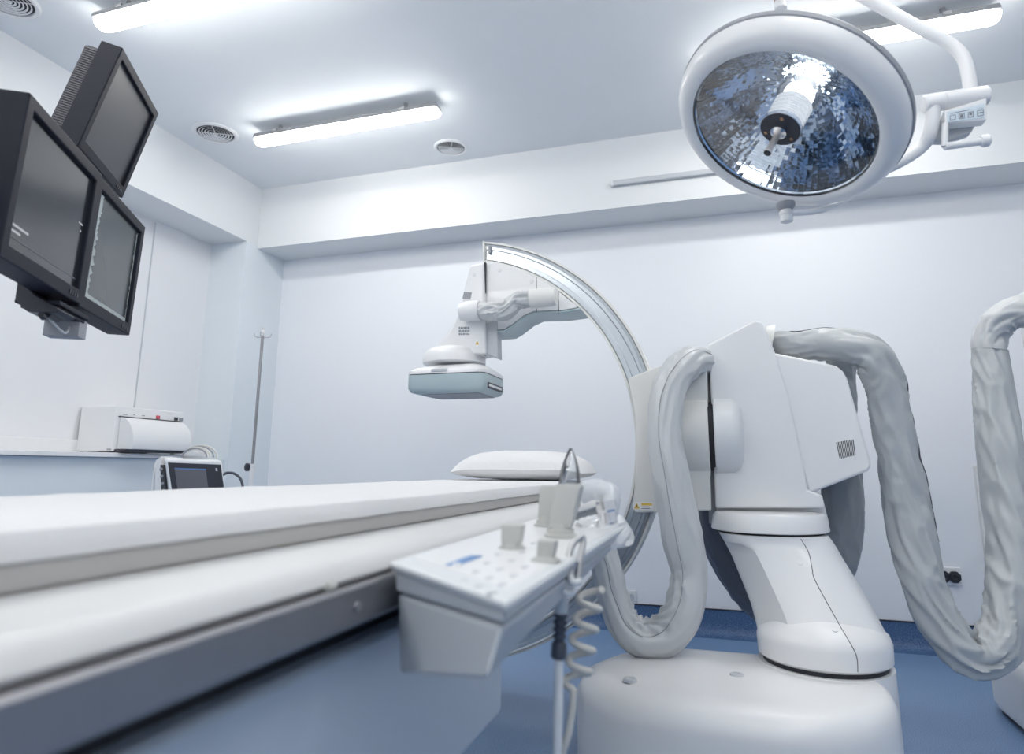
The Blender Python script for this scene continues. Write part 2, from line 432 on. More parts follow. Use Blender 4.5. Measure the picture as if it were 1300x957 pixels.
m.cyl(T @ Vector((-.10, .035, -.232)), T @ Vector((-.125, .03, -.250)), .004, 8); m.cyl(T @ Vector((-.125, .03, -.25)), T @ Vector((-.14, .03, -.244)), .007, 10)
m.build('wing_screw', M['black'], t)

# ================================================================== SURGICAL LAMP
LC = Vector((.195, 1.74, .885+H)); LN = Vector((-.434, -.304, -.848)).normalized()
RL = rot_to(LN); u3 = (RL @ Vector((1, 0, 0))); w3 = (RL @ Vector((0, 1, 0)))
t = thing('surgical_lamp', 'large round white surgical lamp with faceted mirror and lit bulb, hanging over the table', 'lamp', LC-LN*.12)
MB().lathe(LC, -LN, [(.0, .243), (-.006, .252), (-.006, .268), (.004, .285), (.026, .298), (.05, .3)], 96, False, False).build('front_rim', M['white'], t)
lab(MB().lathe(LC, -LN, [(.050, .3005), (.053, .3035), (.066, .3035), (.069, .300)], 96, False, False).build('gasket', M['grey'], t), 'grey sealing ring')
MB().lathe(LC, -LN, [(.069, .300), (.085, .29), (.13, .255), (.18, .19), (.215, .11), (.225, .05), (.226, .0)], 72, False, False).build('dome', M['white2'], t)
# faceted mirror bowl, each row of small flat mirrors slightly offset
random.seed(11)
m = MB(); NR, NC = 26, 80
def bowl(q):                       # q 0 rim .. 1 apex
    r = .240*(1-q)+.032*q
    return r, .185*(1-(r/.245)**2)
pts = {}
for i in range(NR):
    for j in range(NC):
        q0, q1 = i/NR, (i+1)/NR; a0, a1 = 2*PI*j/NC, 2*PI*(j+1)/NC
        vs = []
        tx, ty = random.gauss(0, .012)+.03*noise.noise(Vector((i*.9, 0, 3))), random.gauss(0, .012)
        for q, a in ((q0, a0), (q0, a1), (q1, a1), (q1, a0)):
            r, d = bowl(q)
            ca = (a0+a1)/2
            dq = (q-(q0+q1)/2)*2; da = (a-ca)/(a1-a0)*2
            d += (dq*tx+da*ty)*.026
            vs.append(LC-LN*d+(u3*math.cos(a)+w3*math.sin(a))*r)
        m.add(vs, [(0, 1, 2, 3)])
lab(m.build('reflector', M['mirror'], t, smooth=False), 'mirror bowl of many small flat facets')
m = MB().lathe(LC, -LN, [(.012, .2415), (.013, .0)], 64, False, False)
lab(m.build('cover_glass', M['glass'], t), 'clear front glass')
def LP(d): return LC-LN*d          # d>0 inside the bowl
b = MB().lathe(LP(.175), LN, [(0, .012), (.006, .026), (.025, .036), (.045, .034), (.055, .02), (.057, 0)], 32)
lab(b.build('bulb', M['bulb'], t), 'glowing bulb')
gb = MB().lathe(LP(.185), LN, [(0, .03), (.012, .050), (.04, .060), (.065, .056), (.078, .045)], 36, False, False)
lab(gb.build('bulb_glass', M['rings'], t), 'clear glass envelope round the bulb')
g = MB()
for k in range(5):
    d = .098-.0155*k
    g.lathe(LP(d), LN, [(0, .047), (.004, .052), (.009, .052), (.012, .047)], 32)
lab(g.build('glass_sleeve', M['rings'] if 'rings' in M else M['glass'], t), 'stack of clear glass rings')
MB().lathe(LP(.10), LN, [(0, .036), (.075, .036)], 24).build('inner_sleeve', M['core'], t)  # glows by itself to imitate glass lit from the bulb
lab(MB().lathe(LP(.024), LN, [(0, .050), (.008, .052), (.016, .053), (.018, .051)], 40).build('sleeve_ring', M['chrome'], t), 'bright metal ring')
lab(MB().lathe(LP(.010), LN, [(0, .052), (.006, .053), (.008, .051), (.0085, 0)], 40).build('end_disc', M['black'], t), 'black end disc')
for k in range(3):
    a = 2*PI*k/3+.6
    MB().lathe(LP(.0015)+(u3*math.cos(a)+w3*math.sin(a))*.040, LN, [(0, .0050), (.002, .004)], 12).build('screw', M['brass'], t)
lab(MB().lathe(LP(.001), LN, [(0, .022), (.010, .021), (.012, .015), (.014, 0)], 28).build('socket_collar', M['chrome'], t), 'chrome collar')
lab(MB().lathe(LP(-.01), LN, [(0, .0095), (.06, .0085), (.066, .0105), (.072, .0105), (.074, .006)], 20).build('centre_handle', M['handle'], t), 'slim metal centre handle')
MB().lathe(LP(-.084), LN, [(0, .0098), (.0012, .0085)], 16).build('handle_tip', M['black'], t)
# knob under the rim
kb = W(997, 258, Y=1.93)
kd = Vector((0, 0, -1))
lab(MB().lathe(kb, kd, [(0, .026), (.010, .026), (.022, .016), (.024, .014)], 28).build('knob_collar', M['grey'], t), 'dark grey collar')
MB().lathe(kb+kd*.022, kd, [(0, .016), (.004, .0185), (.014, .0185), (.016, .017), (.024, .0175), (.034, .0165), (.036, .012)], 28).build('knob', M['white'], t)
MB().tube([kb+kd*.03, W(1035, 268, Y=1.96), W(1065, 258, Y=2.0), W(1090, 240, Y=2.02)], .009, 14, 8).build('guard_bar', M['white2'], t)
# yoke, hinge, control panel, arm
yd = (W(1152, 190, Y=1.9)-LC); yd = (yd-LN*yd.dot(LN)).normalized()
yk = [LC+yd*.27-LN*.11, LC+yd*.30-LN*.085, W(1166, 190, Y=1.88), W(1181, 168, Y=1.86), W(1185, 135, Y=1.85)]
MB().tube(yk, .017, 16, 8).build('yoke', M['white'], t)
h0, h1, h2 = W(1172, 133, Y=1.85), W(1197, 129, Y=1.855), W(1254, 121, Y=1.865)
MB().lathe(h0, h1-h0, [(0, .020), (.004, .024), ((h1-h0).length-.002, .024), ((h1-h0).length, .022)], 28).build('hinge', M['white2'], t)
MB().lathe(h1, h2-h1, [(0, .022), (.003, .025), ((h2-h1).length-.004, .025), ((h2-h1).length, .021)], 28).build('hinge_sleeve', M['white'], t)
pz = [W(1199, 140, Y=1.835), W(1253, 124, Y=1.845), W(1253, 152, Y=1.845), W(1200, 157, Y=1.835)]
MB().prism(pz, (0, .035, 0)).build('control_panel', M['white'], t, bevel=.003)
pp = [W(1203, 142, Y=1.833), W(1250, 131, Y=1.842), W(1250, 149, Y=1.842), W(1203, 155, Y=1.833)]
lab(MB().prism(pp, (0, .004, 0)).build('keypad', M['ltblue'], t), 'pale blue membrane keypad')
def onpp(u, v, y=-.0012):
    a = pp[0].lerp(pp[1], u); b_ = pp[3].lerp(pp[2], u); return a.lerp(b_, v)+Vector((0, y, 0))
m = MB()
def quad(m, u0, v0, u1, v1): m.prism([onpp(u0, v0), onpp(u1, v0), onpp(u1, v1), onpp(u0, v1)], (0, .001, 0))
quad(m, .08, .22, .60, .27)
for u0, u1 in ((.06, .22), (.30, .46), (.55, .70), (.80, .97)):
    quad(m, u0, .42, u1, .46); quad(m, u0, .82, u1, .86); quad(m, u0, .42, u0+.015, .86); quad(m, u1-.015, .42, u1, .86)
quad(m, .34, .52, .42, .76); quad(m, .82, .6, .95, .66); quad(m, .59, .5, .66, .7)
lab(m.build('key_symbols', M['mark'], t, smooth=False), 'grey printed key outlines')
m = MB(); m.prism([onpp(.80, .10), onpp(.97, .06), onpp(.97, .30), onpp(.80, .34)], (0, .001, 0))
lab(m.build('blue_symbol', M['blue2'] if 'blue2' in M else M['ltblue'], t, smooth=False), 'blue symbol')
fr = [W(1200, 157, Y=1.84), W(1199, 186, Y=1.84), W(1206, 186, Y=1.84), W(1248, 179, Y=1.85), W(1252, 165, Y=1.85)]
MB().tube([fr[0], fr[1]], .008, 10).build('frame_bar', M['white'], t)
MB().tube([fr[1], fr[3]], .010, 12).build('grip_bar', M['white2'], t)
MB().lathe(fr[3], fr[3]-fr[1], [(-.006, .012), (.0, .016), (.012, .016), (.016, .012)], 20).build('grip_end', M['white2'], t)
MB().prism([W(1183, 150, Y=1.88), W(1243, 150, Y=1.88), W(1233, 168, Y=1.88), W(1205, 178, Y=1.88), W(1180, 178, Y=1.88)], (0, .03, 0)).build('rear_cover', M['lgrey'], t, bevel=.004)
arm = [W(1232, 120, Y=1.86), W(1230, 98, Y=1.86), W(1222, 72, Y=1.86), W(1203, 54, Y=1.86), W(1168, 36, Y=1.855), W(1130, 15, Y=1.85), W(1085, -10, Y=1.84), W(1000, -60, Y=1.82)]
MB().tube(arm, .0165, 16, 8).build('arm', M['white2'], t)
e = arm[-1]
m = MB(); m.cyl(e, e+Vector((-.0, 0, .1)), .03, 24); m.cyl(e+Vector((0, 0, .1)), Vector((e.x, e.y, ZC)), .04, 28); m.lathe((e.x, e.y, ZC), (0, 0, -1), [(0, .14), (.05, .14), (.07, .06)], 32)
m.build('ceiling_mount', M['white2'], t)
q = W(991, 6, Y=2.0)
lab(MB().lathe(q+Vector((0, 0, .12)), (0, 0, -1), [(0, .017), (.118, .017), (.119, .0185), (.135, .0185), (.140, .012), (.141, 0)], 24).build('pin_end', M['white2'], t), 'white capped spindle with brass band')
lab(MB().lathe(q+Vector((0, 0, .035)), (0, 0, -1), [(0, .0178), (.022, .0178)], 24).build('pin_band', M['brass'], t), 'brass band')
MB().tube([q+Vector((0, 0, .11)), e+Vector((.0, .06, .10)), e+Vector((0, 0, .10))], .02, 12, 6).build('pin_arm', M['white2'], t)

# ================================================================== C-ARM MACHINE
mc = thing('c_arm_xray_machine', 'big white floor-standing C-arm x-ray machine with grey fabric cable sleeves beside the table', 'x-ray machine', (.28, 2.6, 0))
YC = 2.72                                     # front plane of the C
oc = Vector((-1.210, 0, .136))*(YC/2.9); orr = .978*YC/2.9
ic = Vector((-1.244, 0, .123))*(YC/2.9); irr = .894*YC/2.9
tp = W(616, 303, Y=YC)
a_top = math.atan2(tp.z-H-oc.z, tp.x-oc.x); a_bot = math.radians(-112); a_topi = math.acos((tp.x-ic.x)/irr)
def Cp(a, t_, y):                              # t_ 0 inner edge .. 1 outer edge
    b_ = a_bot+(a-a_bot)*(a_topi-a_bot)/(a_top-a_bot)
    o_ = oc+Vector((math.cos(a), 0, math.sin(a)))*orr; i_ = ic+Vector((math.cos(b_), 0, math.sin(b_)))*irr
    p = i_.lerp(o_, t_); return Vector((p.x, y, p.z+H))
prof = [(0, 0), (.09, 0), (.10, .006), (.13, .010), (.87, .010), (.90, .006), (.91, 0), (1, 0), (1.0, .16), (.92, .165), (.88, .150), (.12, .150), (.08, .165), (0, .16)]
N = 110
rs = [[Cp(a_bot+(a_top-a_bot)*k/N, t_, YC+y) for t_, y in prof] for k in range(N+1)]
MB().rings(rs).build('c_arc', M['ivory'], mc, ang=30)
prf2 = [(.135, .0), (.30, .001), (.32, .006), (.60, .006), (.63, .0), (.74, .0), (.76, .005), (.865, .003), (.865, .011), (.135, .011)]
aa1 = a_top-.012
rs = [[Cp(a_bot+(aa1-a_bot)*k/N, t_, YC+y) for t_, y in prf2] for k in range(N+1)]
lab(MB().rings(rs).build('track', M['alu'], mc, ang=25), 'shiny aluminium track inside the arc')
m = MB(); m.prism([Cp(a_top, -.01, YC-.004), Cp(a_top, 1.01, YC-.004), Cp(a_top+.012, 1.01, YC-.004), Cp(a_top+.012, -.01, YC-.004)], (0, .17, 0))
m.build('arc_end_plate', M['ivory'], mc, bevel=.002)
q = W(622, 317, Y=YC)
lab(MB().box(q-Vector((.005, .010, .02)), q+Vector((.006, .004, .014))).build('end_stop', M['grey'], mc, bevel=.002), 'small grey end stop')
# X-ray tube housing at the lower end, under the table
bz = Vector((oc.x-.15, YC+.08, oc.z-orr+.30+H-.14))
m = MB(); m.lathe(bz+Vector((0, -.17, 0)), (0, 1, 0), [(0, .10), (.02, .125), (.32, .125), (.34, .10)], 32); m.box(bz+Vector((-.12, -.11, -.02)), bz+Vector((.12, .11, .15)))
m.box(bz+Vector((-.05, -.06, -.22)), bz+Vector((.25, .06, -.05)))
m.build('tube_housing', M['ivory'], mc, bevel=.01)

def poly(pts, Y): return [W(x, y, Y=Y) for x, y in pts]
# detector support
def arcpx(a): return Cp(a, 0, YC-.01)
m = MB()
inner_arc = [(616, 331), (636, 335), (656, 341), (684, 353), (705, 366), (723, 381), (733, 388)]
panel = [(616, 331)]+inner_arc[1:]+[(731, 391), (712, 394), (678, 395), (664, 401), (650, 412), (640, 418), (617, 420)]
m.prism(poly(panel, YC-.015), (0, .16, 0))
m.build('support_panel', M['white'], mc, bevel=.004)
for x in (681, 709):
    g = MB(); a, b = (W(x, 351 if x == 681 else 370, Y=YC-.0155), W(x, 398, Y=YC-.0155))
    g.box((a.x-.0012, YC-.0165, b.z), (a.x+.0012, YC-.014, a.z)); lab(g.build('panel_joint', M['dark'], mc, smooth=False), 'dark joint line')
m = MB(); lc = [(736, 390), (731, 391.5), (712, 394.5), (678, 395.5), (664, 401.5), (650, 412.5), (640, 418.5), (617, 420.5)]
m.prism(poly(lc+[(617, 423), (641, 421), (651, 415), (665, 404), (678, 398), (712, 397), (732, 394), (738, 393)], YC-.018), (0, .175, 0))
lab(m.build('lower_fairing', M['teal'], mc, bevel=.004), 'blue-grey lower edge')
for px_, py_ in ((634, 343), (675, 357), (602, 348)):
    q = W(px_, py_, Y=YC-.0155 if px_ > 610 else YC-.046)
    MB().lathe(q, (0, -1, 0), [(0, .009), (.0025, .008)], 18).build('screw_cap', M['greyw'], mc)
neck = [(596, 338), (614, 333), (615.5, 380), (617, 448), (617, 455), (590, 456), (545, 440), (562, 428), (577, 408), (588, 372)]
neck = [(597, 336), (613.5, 333), (615, 395), (616.5, 449), (590, 451), (562, 452), (555, 443), (557, 434), (565, 428), (573, 415), (580, 402), (586, 388), (589, 365)]
MB().prism(poly(neck, YC-.045), (0, .13, 0)).build('detector_neck', M['white'], mc, bevel=.012, seg=3)
m = MB(); m.prism(poly([(617, 410), (631, 406), (632, 455), (617, 449)], YC-.02), (0, .06, 0))
lab(m.build('neck_side', M['lgrey'], mc, bevel=.003), 'grey column behind the neck')
g = MB(); a, b = W(615.3, 333, Y=YC-.03), W(616.3, 450, Y=YC-.03)
g.box((a.x-.002, YC-.03, b.z), (a.x+.004, YC-.0, a.z)); lab(g.build('neck_joint', M['dark'], mc, smooth=False), 'dark vertical joint')
# knuckles and small sleeve
k0, k1 = W(584, 391, Y=YC-.10), W(611, 398, Y=YC-.10)
m = MB(); m.lathe(W(585, 396, Y=YC-.085), (1, 0, .02), [(-.006, .020), (.0, .038), (.03, .046), (.085, .046), (.09, .042)], 32)
m.build('sleeve_socket', M['white'], mc)
s0 = W(673, 379.5, Y=YC-.09)
m = MB(); m.lathe(s0, (1, 0, .015), [(0, .034), (.004, .042), (.09, .042), (.115, .036), (.122, .02), (.123, 0)], 32)
m.build('sleeve_socket', M['ivory'], mc)

def sleeve(name, pts, rad, mat, parent, seed=0, amp=.14, twist=2.2, n=64, step=.0085, flat=None, bunch=.5, pipe=None, pr=.0035, label=None, pmatr=None, stretch=1.0, soft=1.0, pw=0, pe=1.0):
    pts = [Vector(p) for p in pts]
    if not callable(rad):
        rl = list(rad); rad = lambda t_: rl[min(int(t_*(len(rl)-1)), len(rl)-2)]*(1-(t_*(len(rl)-1)-min(int(t_*(len(rl)-1)), len(rl)-2)))+rl[min(int(t_*(len(rl)-1)), len(rl)-2)+1]*(t_*(len(rl)-1)-min(int(t_*(len(rl)-1)), len(rl)-2))
    dense = spline(pts, 30)
    # even arc-length resampling, remembering the source parameter
    acc = [0]
    for a, b in zip(dense, dense[1:]): acc.append(acc[-1]+(b-a).length)
    L = acc[-1]; K = int(L/step); P = []; TT = []; j = 0
    for k in range(K+1):
        s_ = L*k/K
        while j < len(acc)-2 and acc[j+1] < s_: j += 1
        f = (s_-acc[j])/max(1e-9, acc[j+1]-acc[j]); P.append(dense[j].lerp(dense[j+1], f)); TT.append((j+f)/(len(dense)-1))
    fr = frames(P)
    rs = []; pl = []
    for k, (p, u, w) in enumerate(fr):
        s_ = L*k/K
        a0 = P[max(0, k-6)]; a1 = P[min(K, k+6)]; q0 = (p-a0); q1 = (a1-p)
        cv = (q1.normalized()-q0.normalized()) if q0.length > 0 and q1.length > 0 else Vector((0, 0, 0))
        kap = min(1, cv.length/.45); cd = cv.normalized() if cv.length > 1e-6 else u
        r = rad(TT[k]); ring = []
        endf = min(1, s_/.03+.15, (L-s_)/.03+.15)
        for i in range(n):
            th = 2*PI*i/n; d = u*math.cos(th)+w*math.sin(th)
            inn = max(0, d.dot(cd))
            th2 = th+twist*s_
            # buckled vinyl: faceted dents with sharp ridges between, wound round the tube
            c = Vector((math.cos(th2)*1.15, math.sin(th2)*1.15, s_*5.6*stretch+seed*7.3))
            wv = noise.noise(c*1.1+Vector((5, 1, seed)))
            c2 = c+Vector((wv, -wv, wv*.9))*.55
            dist, _p = noise.voronoi(c2*1.15)
            dent = min(1, (dist[1]-dist[0])*1.7)
            dist2, _p = noise.voronoi(c2*2.6+Vector((9, 3, 1)))
            dent2 = min(1, (dist2[1]-dist2[0])*1.5)
            big = noise.noise(c*.5+Vector((seed, 4, 2)))
            f = big*.45*soft+.32-dent*.72-dent2*.16*(.4+.6*kap)
            bu = math.sin(s_*2*PI/.125+5*wv+1.2*math.sin(th*2+seed))
            f = f*(.7+.6*kap)-bunch*kap*inn*1.1*(abs(bu))
            rr = r*(1+amp*f*endf-.06*kap*inn)
            ring.append(p+d*rr)
        if pipe is not None and pw <= TT[k] <= pe:
            tg = (P[min(K, k+1)]-P[max(0, k-1)]).normalized(); sd = Vector((-tg.z, 0, tg.x))*pipe[0]+Vector((0, -1, 0))*pipe[1]
            i = max(range(n), key=lambda q_: (ring[q_]-p).normalized().dot(sd)); pl.append(ring[i]+(ring[i]-p).normalized()*(pr*.4))
        rs.append(ring)
    o = MB().rings(rs).build(name, mat, parent, ang=75)
    if label: lab(o, label)
    if pipe is not None:
        pl = [sum((pl[max(0, min(len(pl)-1, k+e))] for e in range(-3, 4)), Vector((0, 0, 0)))/7 for k in range(len(pl))]; q = MB().tube(pl, pr, 8).build('piping', pmatr or M['piping'], o)
        if parent is not None: q.location = (0, 0, 0)
        lab(q, 'dark seam piping')
    return o
sleeve('cable_sleeve', [W(609, 394, Y=YC-.085), W(622, 394, Y=YC-.09), W(640, 393, Y=YC-.095), W(658, 381, Y=YC-.095), W(678, 379, Y=YC-.09)], [.034, .040, .040, .038, .032], M['sleeve_l'], mc, seed=3, amp=.55, step=.004, bunch=.8, stretch=1.6, n=72)
# detector dome and box
dm = W(579, 452, Y=YC+.02)
m = MB(); m.lathe((dm.x-.012, YC+.03, W(580, 457, Y=YC-.1).z), (0, 0, 1), [(0, .138), (.004, .144), (.03, .144), (.058, .132), (.074, .105), (.082, .07), (.084, 0)], 56)
m.build('detector_mount', M['white'], mc)
xa, xb = W(515, 480, Y=YC-.13).x, W(614, 480, Y=YC-.13).x
ya, yb = YC-.13, YC+.165
zt_, zm, zb = W(560, 452, Y=YC-.05).z-.004, W(560, 474, Y=YC-.13).z, W(560, 494, Y=YC-.13).z
def rrect(x0, x1, y0, y1, c, z, k=5):
    out = []
    for cx, cy, s0_ in ((x1-c, y1-c, 0), (x0+c, y1-c, PI/2), (x0+c, y0+c, PI), (x1-c, y0+c, 1.5*PI)):
        for i in range(k+1):
            a = s0_+PI/2*i/k; out.append(Vector((cx+c*math.cos(a), cy+c*math.sin(a), z)))
    return out
m = MB(); m.rings([rrect(xa, xb, ya, yb, .035, zm+.002), rrect(xa, xb, ya, yb, .035, zm+.016), rrect(xa+.022, xb-.015, ya+.015, yb-.02, .04, zm+.030), rrect(xa+.085, xb-.04, ya+.05, yb-.05, .05, zm+.046)])
m.build('detector_top', M['white'], mc, ang=50)
m = MB(); m.rings([rrect(xa+.05, xb-.03, ya+.04, yb-.03, .02, zb-.014), rrect(xa+.012, xb-.008, ya+.010, yb-.01, .03, zb-.008), rrect(xa, xb, ya, yb, .035, zb+.010), rrect(xa, xb, ya, yb, .035, zm-.002)])
lab(m.build('detector_housing', M['teal'], mc, ang=50), 'blue-grey flat detector housing')
m = MB(); m.rings([rrect(xa+.004, xb-.004, ya+.004, yb-.004, .033, zm-.002), rrect(xa+.004, xb-.004, ya+.004, yb-.004, .033, zm+.002)])
lab(m.build('detector_joint', M['dark'], mc), 'dark joint line')
m = MB(); m.rings([rrect(xa+.055, xb-.035, ya+.045, yb-.035, .018, zb-.0165), rrect(xa+.055, xb-.035, ya+.045, yb-.035, .018, zb-.014)])
lab(m.build('detector_window', M['grey'], mc), 'grey detector window underneath')
m = MB(); m.box((xb-.002, ya+.05, zb+.006), (xb+.004, yb-.05, zb+.032)); m.build('side_slot', M['black'], mc, bevel=.002)
m = MB(); m.box((xb+.003, ya+.06, zb+.014), (xb+.006, yb-.07, zb+.024)); lab(m.build('side_grip', M['white2'], mc, bevel=.001), 'white strip in the slot')
q = W(558, 461, Y=ya)
lab(MB().box((q.x-.038, ya-.004, zm+.009), (q.x+.038, ya+.01, zm+.022)).build('name_plate', M['lgrey'], mc, bevel=.002), 'small grey plate')
# prints on the neck
yf = YC-.046
m = MB()
q = W(594, 375, Y=yf); m.prism(poly([(589, 370), (599, 371), (597, 380), (587, 379)], yf), (0, .0015, 0))
lab(m.build('vent_print', M['grey'], mc, smooth=False), 'small grey ribbed print')
m = MB(); random.seed(9)
for r in range(3):
    x = 582.5
    while x < 595:
        k = random.uniform(.8, 2.4); q0, q1 = W(x, 415+r*4, Y=yf), W(x+k, 417+r*4, Y=yf)
        m.box((q0.x, yf-.0008, q1.z), (q1.x, yf+.001, q0.z)); x += k+.9
lab(m.build('neck_print', M['mark'], mc, smooth=False), 'small grey printed lettering')
m = MB(); q0 = W(602, 430, Y=yf); q1 = W(610, 440, Y=yf); m.mat(0).box((q0.x, yf-.001, q1.z), (q1.x, yf+.001, q0.z))
c_ = (q0+q1)/2; m.mat(1).prism([Vector((c_.x-.009, yf-.0018, c_.z-.009)), Vector((c_.x+.009, yf-.0018, c_.z-.009)), Vector((c_.x, yf-.0018, c_.z+.008))], (0, .0008, 0))
m.mat(2).box((c_.x-.0012, yf-.0024, c_.z-.006), (c_.x+.0012, yf-.0018, c_.z+.003))
lab(m.build('warning_sticker', [M['white2'], M['yellow'], M['black']], mc, smooth=False), 'small yellow triangle warning sticker')

# carriage gripping the C
YA = 2.665
car = [(797, 480), (848, 460), (872, 450), (897, 448), (903, 648), (806, 651), (803.5, 640), (807, 600), (808, 560), (806, 525)]
MB().prism(poly(car, YA), (0, .42, 0)).build('carriage', M['ivory'], mc, bevel=.006)
m = MB(); q0 = W(803, 637, Y=YA); q1 = W(829, 647, Y=YA)
m.box((q0.x, YA-.001, q1.z), (q1.x, YA+.001, q0.z))
c_ = Vector((q0.x+.016, YA-.002, (q0.z+q1.z)/2)); m.mat(1).prism([c_+Vector((-.011, 0, -.011)), c_+Vector((.011, 0, -.011)), c_+Vector((0, 0, .011))], (0, .0008, 0))
m.mat(1).box((q0.x+.034, YA-.002, q0.z-.012), (q1.x-.003, YA-.001, q0.z-.004))
m.mat(2).box((c_.x-.0012, YA-.0028, c_.z-.006), (c_.x+.0012, YA-.002, c_.z+.004))
for k in range(2): m.mat(2).box((q0.x+.034, YA-.0014, q0.z-.019-.006*k), (q1.x-.012, YA-.001, q0.z-.017-.006*k))
lab(m.build('warning_label', [M['white2'], M['yellow'], M['black']], mc, smooth=False), 'white warning label with yellow triangle')
# drums on the swivel axis
za = .130+H; ry = 2.705
xd0, xd1, xd2, xd3 = W(862, 545, Y=2.55).x, W(899, 545, Y=2.55).x, W(906, 545, Y=2.5).x, W(944, 545, Y=2.5).x
MB().lathe((xd0, ry+.04, za), (1, 0, 0), [(0, .150), (.008, .158), (xd1-xd0-.004, .158), (xd1-xd0, .154)], 64).build('pivot_drum', M['ivory'], mc)
MB().lathe((xd2, ry+.03, za), (1, 0, 0), [(0, .148), (.004, .152), ((xd3-xd2)*.66, .150), ((xd3-xd2)*.86, .138), (xd3-xd2, .11), (xd3-xd2+.01, .0)], 64).build('pivot_drum', M['greyw'], mc)
lab(MB().cyl((xd1-.03, ry+.04, za), (xd2+.03, ry+.04, za), .135, 48).build('pivot_shaft', M['dark'], mc), 'shaft in the gap, coloured dark as the shade there')  # dark colour stands in for shade deep between the drums
# body column and side pod
YBd = 2.685
body = [(899, 437), (958, 406), (967, 408), (975, 424), (986, 452), (1001, 500), (1014, 560), (1026, 622), (1044, 628), (1048, 645), (908, 645), (905.5, 560)]
MB().prism(poly(body, YBd), (0, .46, 0)).build('column_body', M['white'], mc, bevel=.010, seg=3)
pod = [(976, 446), (1050, 461), (1062, 464), (1070, 470), (1076, 480), (1106, 586), (1107, 592), (1102, 598), (1028, 627), (1005, 560), (990, 500)]
pf = poly(pod, YBd+.012)
cenp = Vector((0, 0, 0))
MB().prism(pf, (0, .40, 0)).build('side_pod', M['greyw2'] if 'greyw2' in M else M['white'], mc, bevel=.012, seg=3)
m = MB(); yy = YBd+.011
c4 = [W(1061, 560, Y=yy), W(1084, 556, Y=yy), W(1087, 579, Y=yy), W(1066, 584, Y=yy)]
m.mat(0).prism(c4, (0, .004, 0))
for k in range(11):
    u0, u1 = (k+.15)/11, (k+.62)/11
    m.mat(1).prism([c4[0].lerp(c4[1], u0)+Vector((0, -.001, -.004)), c4[0].lerp(c4[1], u1)+Vector((0, -.001, -.004)), c4[3].lerp(c4[2], u1)+Vector((0, -.001, .004)), c4[3].lerp(c4[2], u0)+Vector((0, -.001, .004))], (0, .002, 0))
lab(m.build('vent_grille', [M['white2'], M['dark']], mc, smooth=False), 'small vent grille with dark vertical slots')
q = W(917, 636, Y=YBd-.001); MB().cbox(q, (.016, .004, .016)).build('cover_cap', M['white2'], mc, bevel=.002)
# gap rail below the drums
m = MB(); a, b = W(897, 600, Y=YBd+.05), W(911, 665, Y=YBd+.05)
m.box((a.x, YBd+.05, b.z), (b.x, YBd+.2, a.z+.44)); lab(m.build('gap_rail', M['grey'], mc, bevel=.002), 'dark grey rail in the gap')
# turntable skirt
ql, qr = W(903, 655, Y=2.66), W(1054, 655, Y=2.66)
tcx = (ql.x+qr.x)/2; tr = (qr.x-ql.x)/2; zs1 = W(980, 655, Y=2.5).z; zs0 = W(980, 679, Y=2.5).z
tcy = 2.72
MB().lathe((tcx, tcy, zs0), (0, 0, 1), [(0, tr), (.004, tr+.003), (zs1-zs0-.012, tr-.004), (zs1-zs0, tr-.014), (zs1-zs0+.004, tr-.05)], 72).build('turntable', M['white'], mc)
m = MB(); pz_ = [(1028, 620), (1044, 628), (1053, 664), (1053, 672), (905, 668), (905, 640)]
m.prism(poly(pz_, YBd+.05), (0, .36, 0)); m.build('column_foot', M['white'], mc, bevel=.008)
lab(MB().lathe((tcx, tcy, zs0-.008), (0, 0, 1), [(0, tr-.016), (.009, tr-.016)], 60).build('turntable_gap', M['dark'], mc), 'dark gap')
# pivot arm: top disc, slanting body, bottom disc
zt0 = zs0-.008
zb0 = H-.605
bcx, bcy, br = W(1050, 840, Z=H-.60).x*1.0+.0, 2.52, .238
pL, pR = W(962, 825, Y=2.5), W(1137, 845, Y=2.5)
bcx = (pL.x+pR.x)/2; br = (pR.x-pL.x)/2
lev = []
def px_at(t_, T): 
    for (a, b) in zip(T, T[1:]):
        if a[0] <= t_ <= b[0]:
            f = (t_-a[0])/(b[0]-a[0]); return [a[i]+(b[i]-a[i])*f for i in range(1, len(a))]
tabl = [(0, 676, 912, 1052), (.12, 695, 921, 1063), (.22, 712, 928, 1071), (.45, 752, 941, 1092), (.7, 790, 955, 1114), (.88, 815, 962, 1129), (1, 832, 966, 1135)]
rs = []
for k in range(25):
    t_ = k/24; py, l, r = px_at(t_, tabl)
    yc = 2.70+(bcy+.0-2.70)*t_; yfz = 2.52+(2.36-2.52)*min(1, max(0, (t_-.08)/.92))
    a, b = W(l, py, Y=(yfz+.12)), W(r, py, Y=(yfz+.12)); z = zt0+(zb0+.045-zt0)*t_
    cx = (a.x+b.x)/2; hx = (b.x-a.x)/2; yb_ = 2.86-.10*t_
    cy = (yfz+yb_)/2; hy = (yb_-yfz)/2
    ring = []
    cut = min(1, max(0, (t_-.03)/.10))*min(1, max(0, (1.02-t_)/.08))
    for i in range(64):
        an = 2*PI*i/64; c, s_ = math.cos(an), math.sin(an); e_ = 2/2.9
        x = cx+hx*math.copysign(abs(c)**e_, c); y = cy+hy*math.copysign(abs(s_)**e_, s_)
        # flat facet cut across the left front corner
        nx, ny = -.80, -.60; lim = (hx*.80+hy*.60)*(1-.30*cut)
        dd = (x-cx)*nx+(y-cy)*ny
        if dd > lim*.98: x -= nx*(dd-lim*.98); y -= ny*(dd-lim*.98)
        ring.append(Vector((x, y, z)))
    rs.append(ring)
MB().rings(rs).build('pivot_arm', M['white'], mc, ang=28)
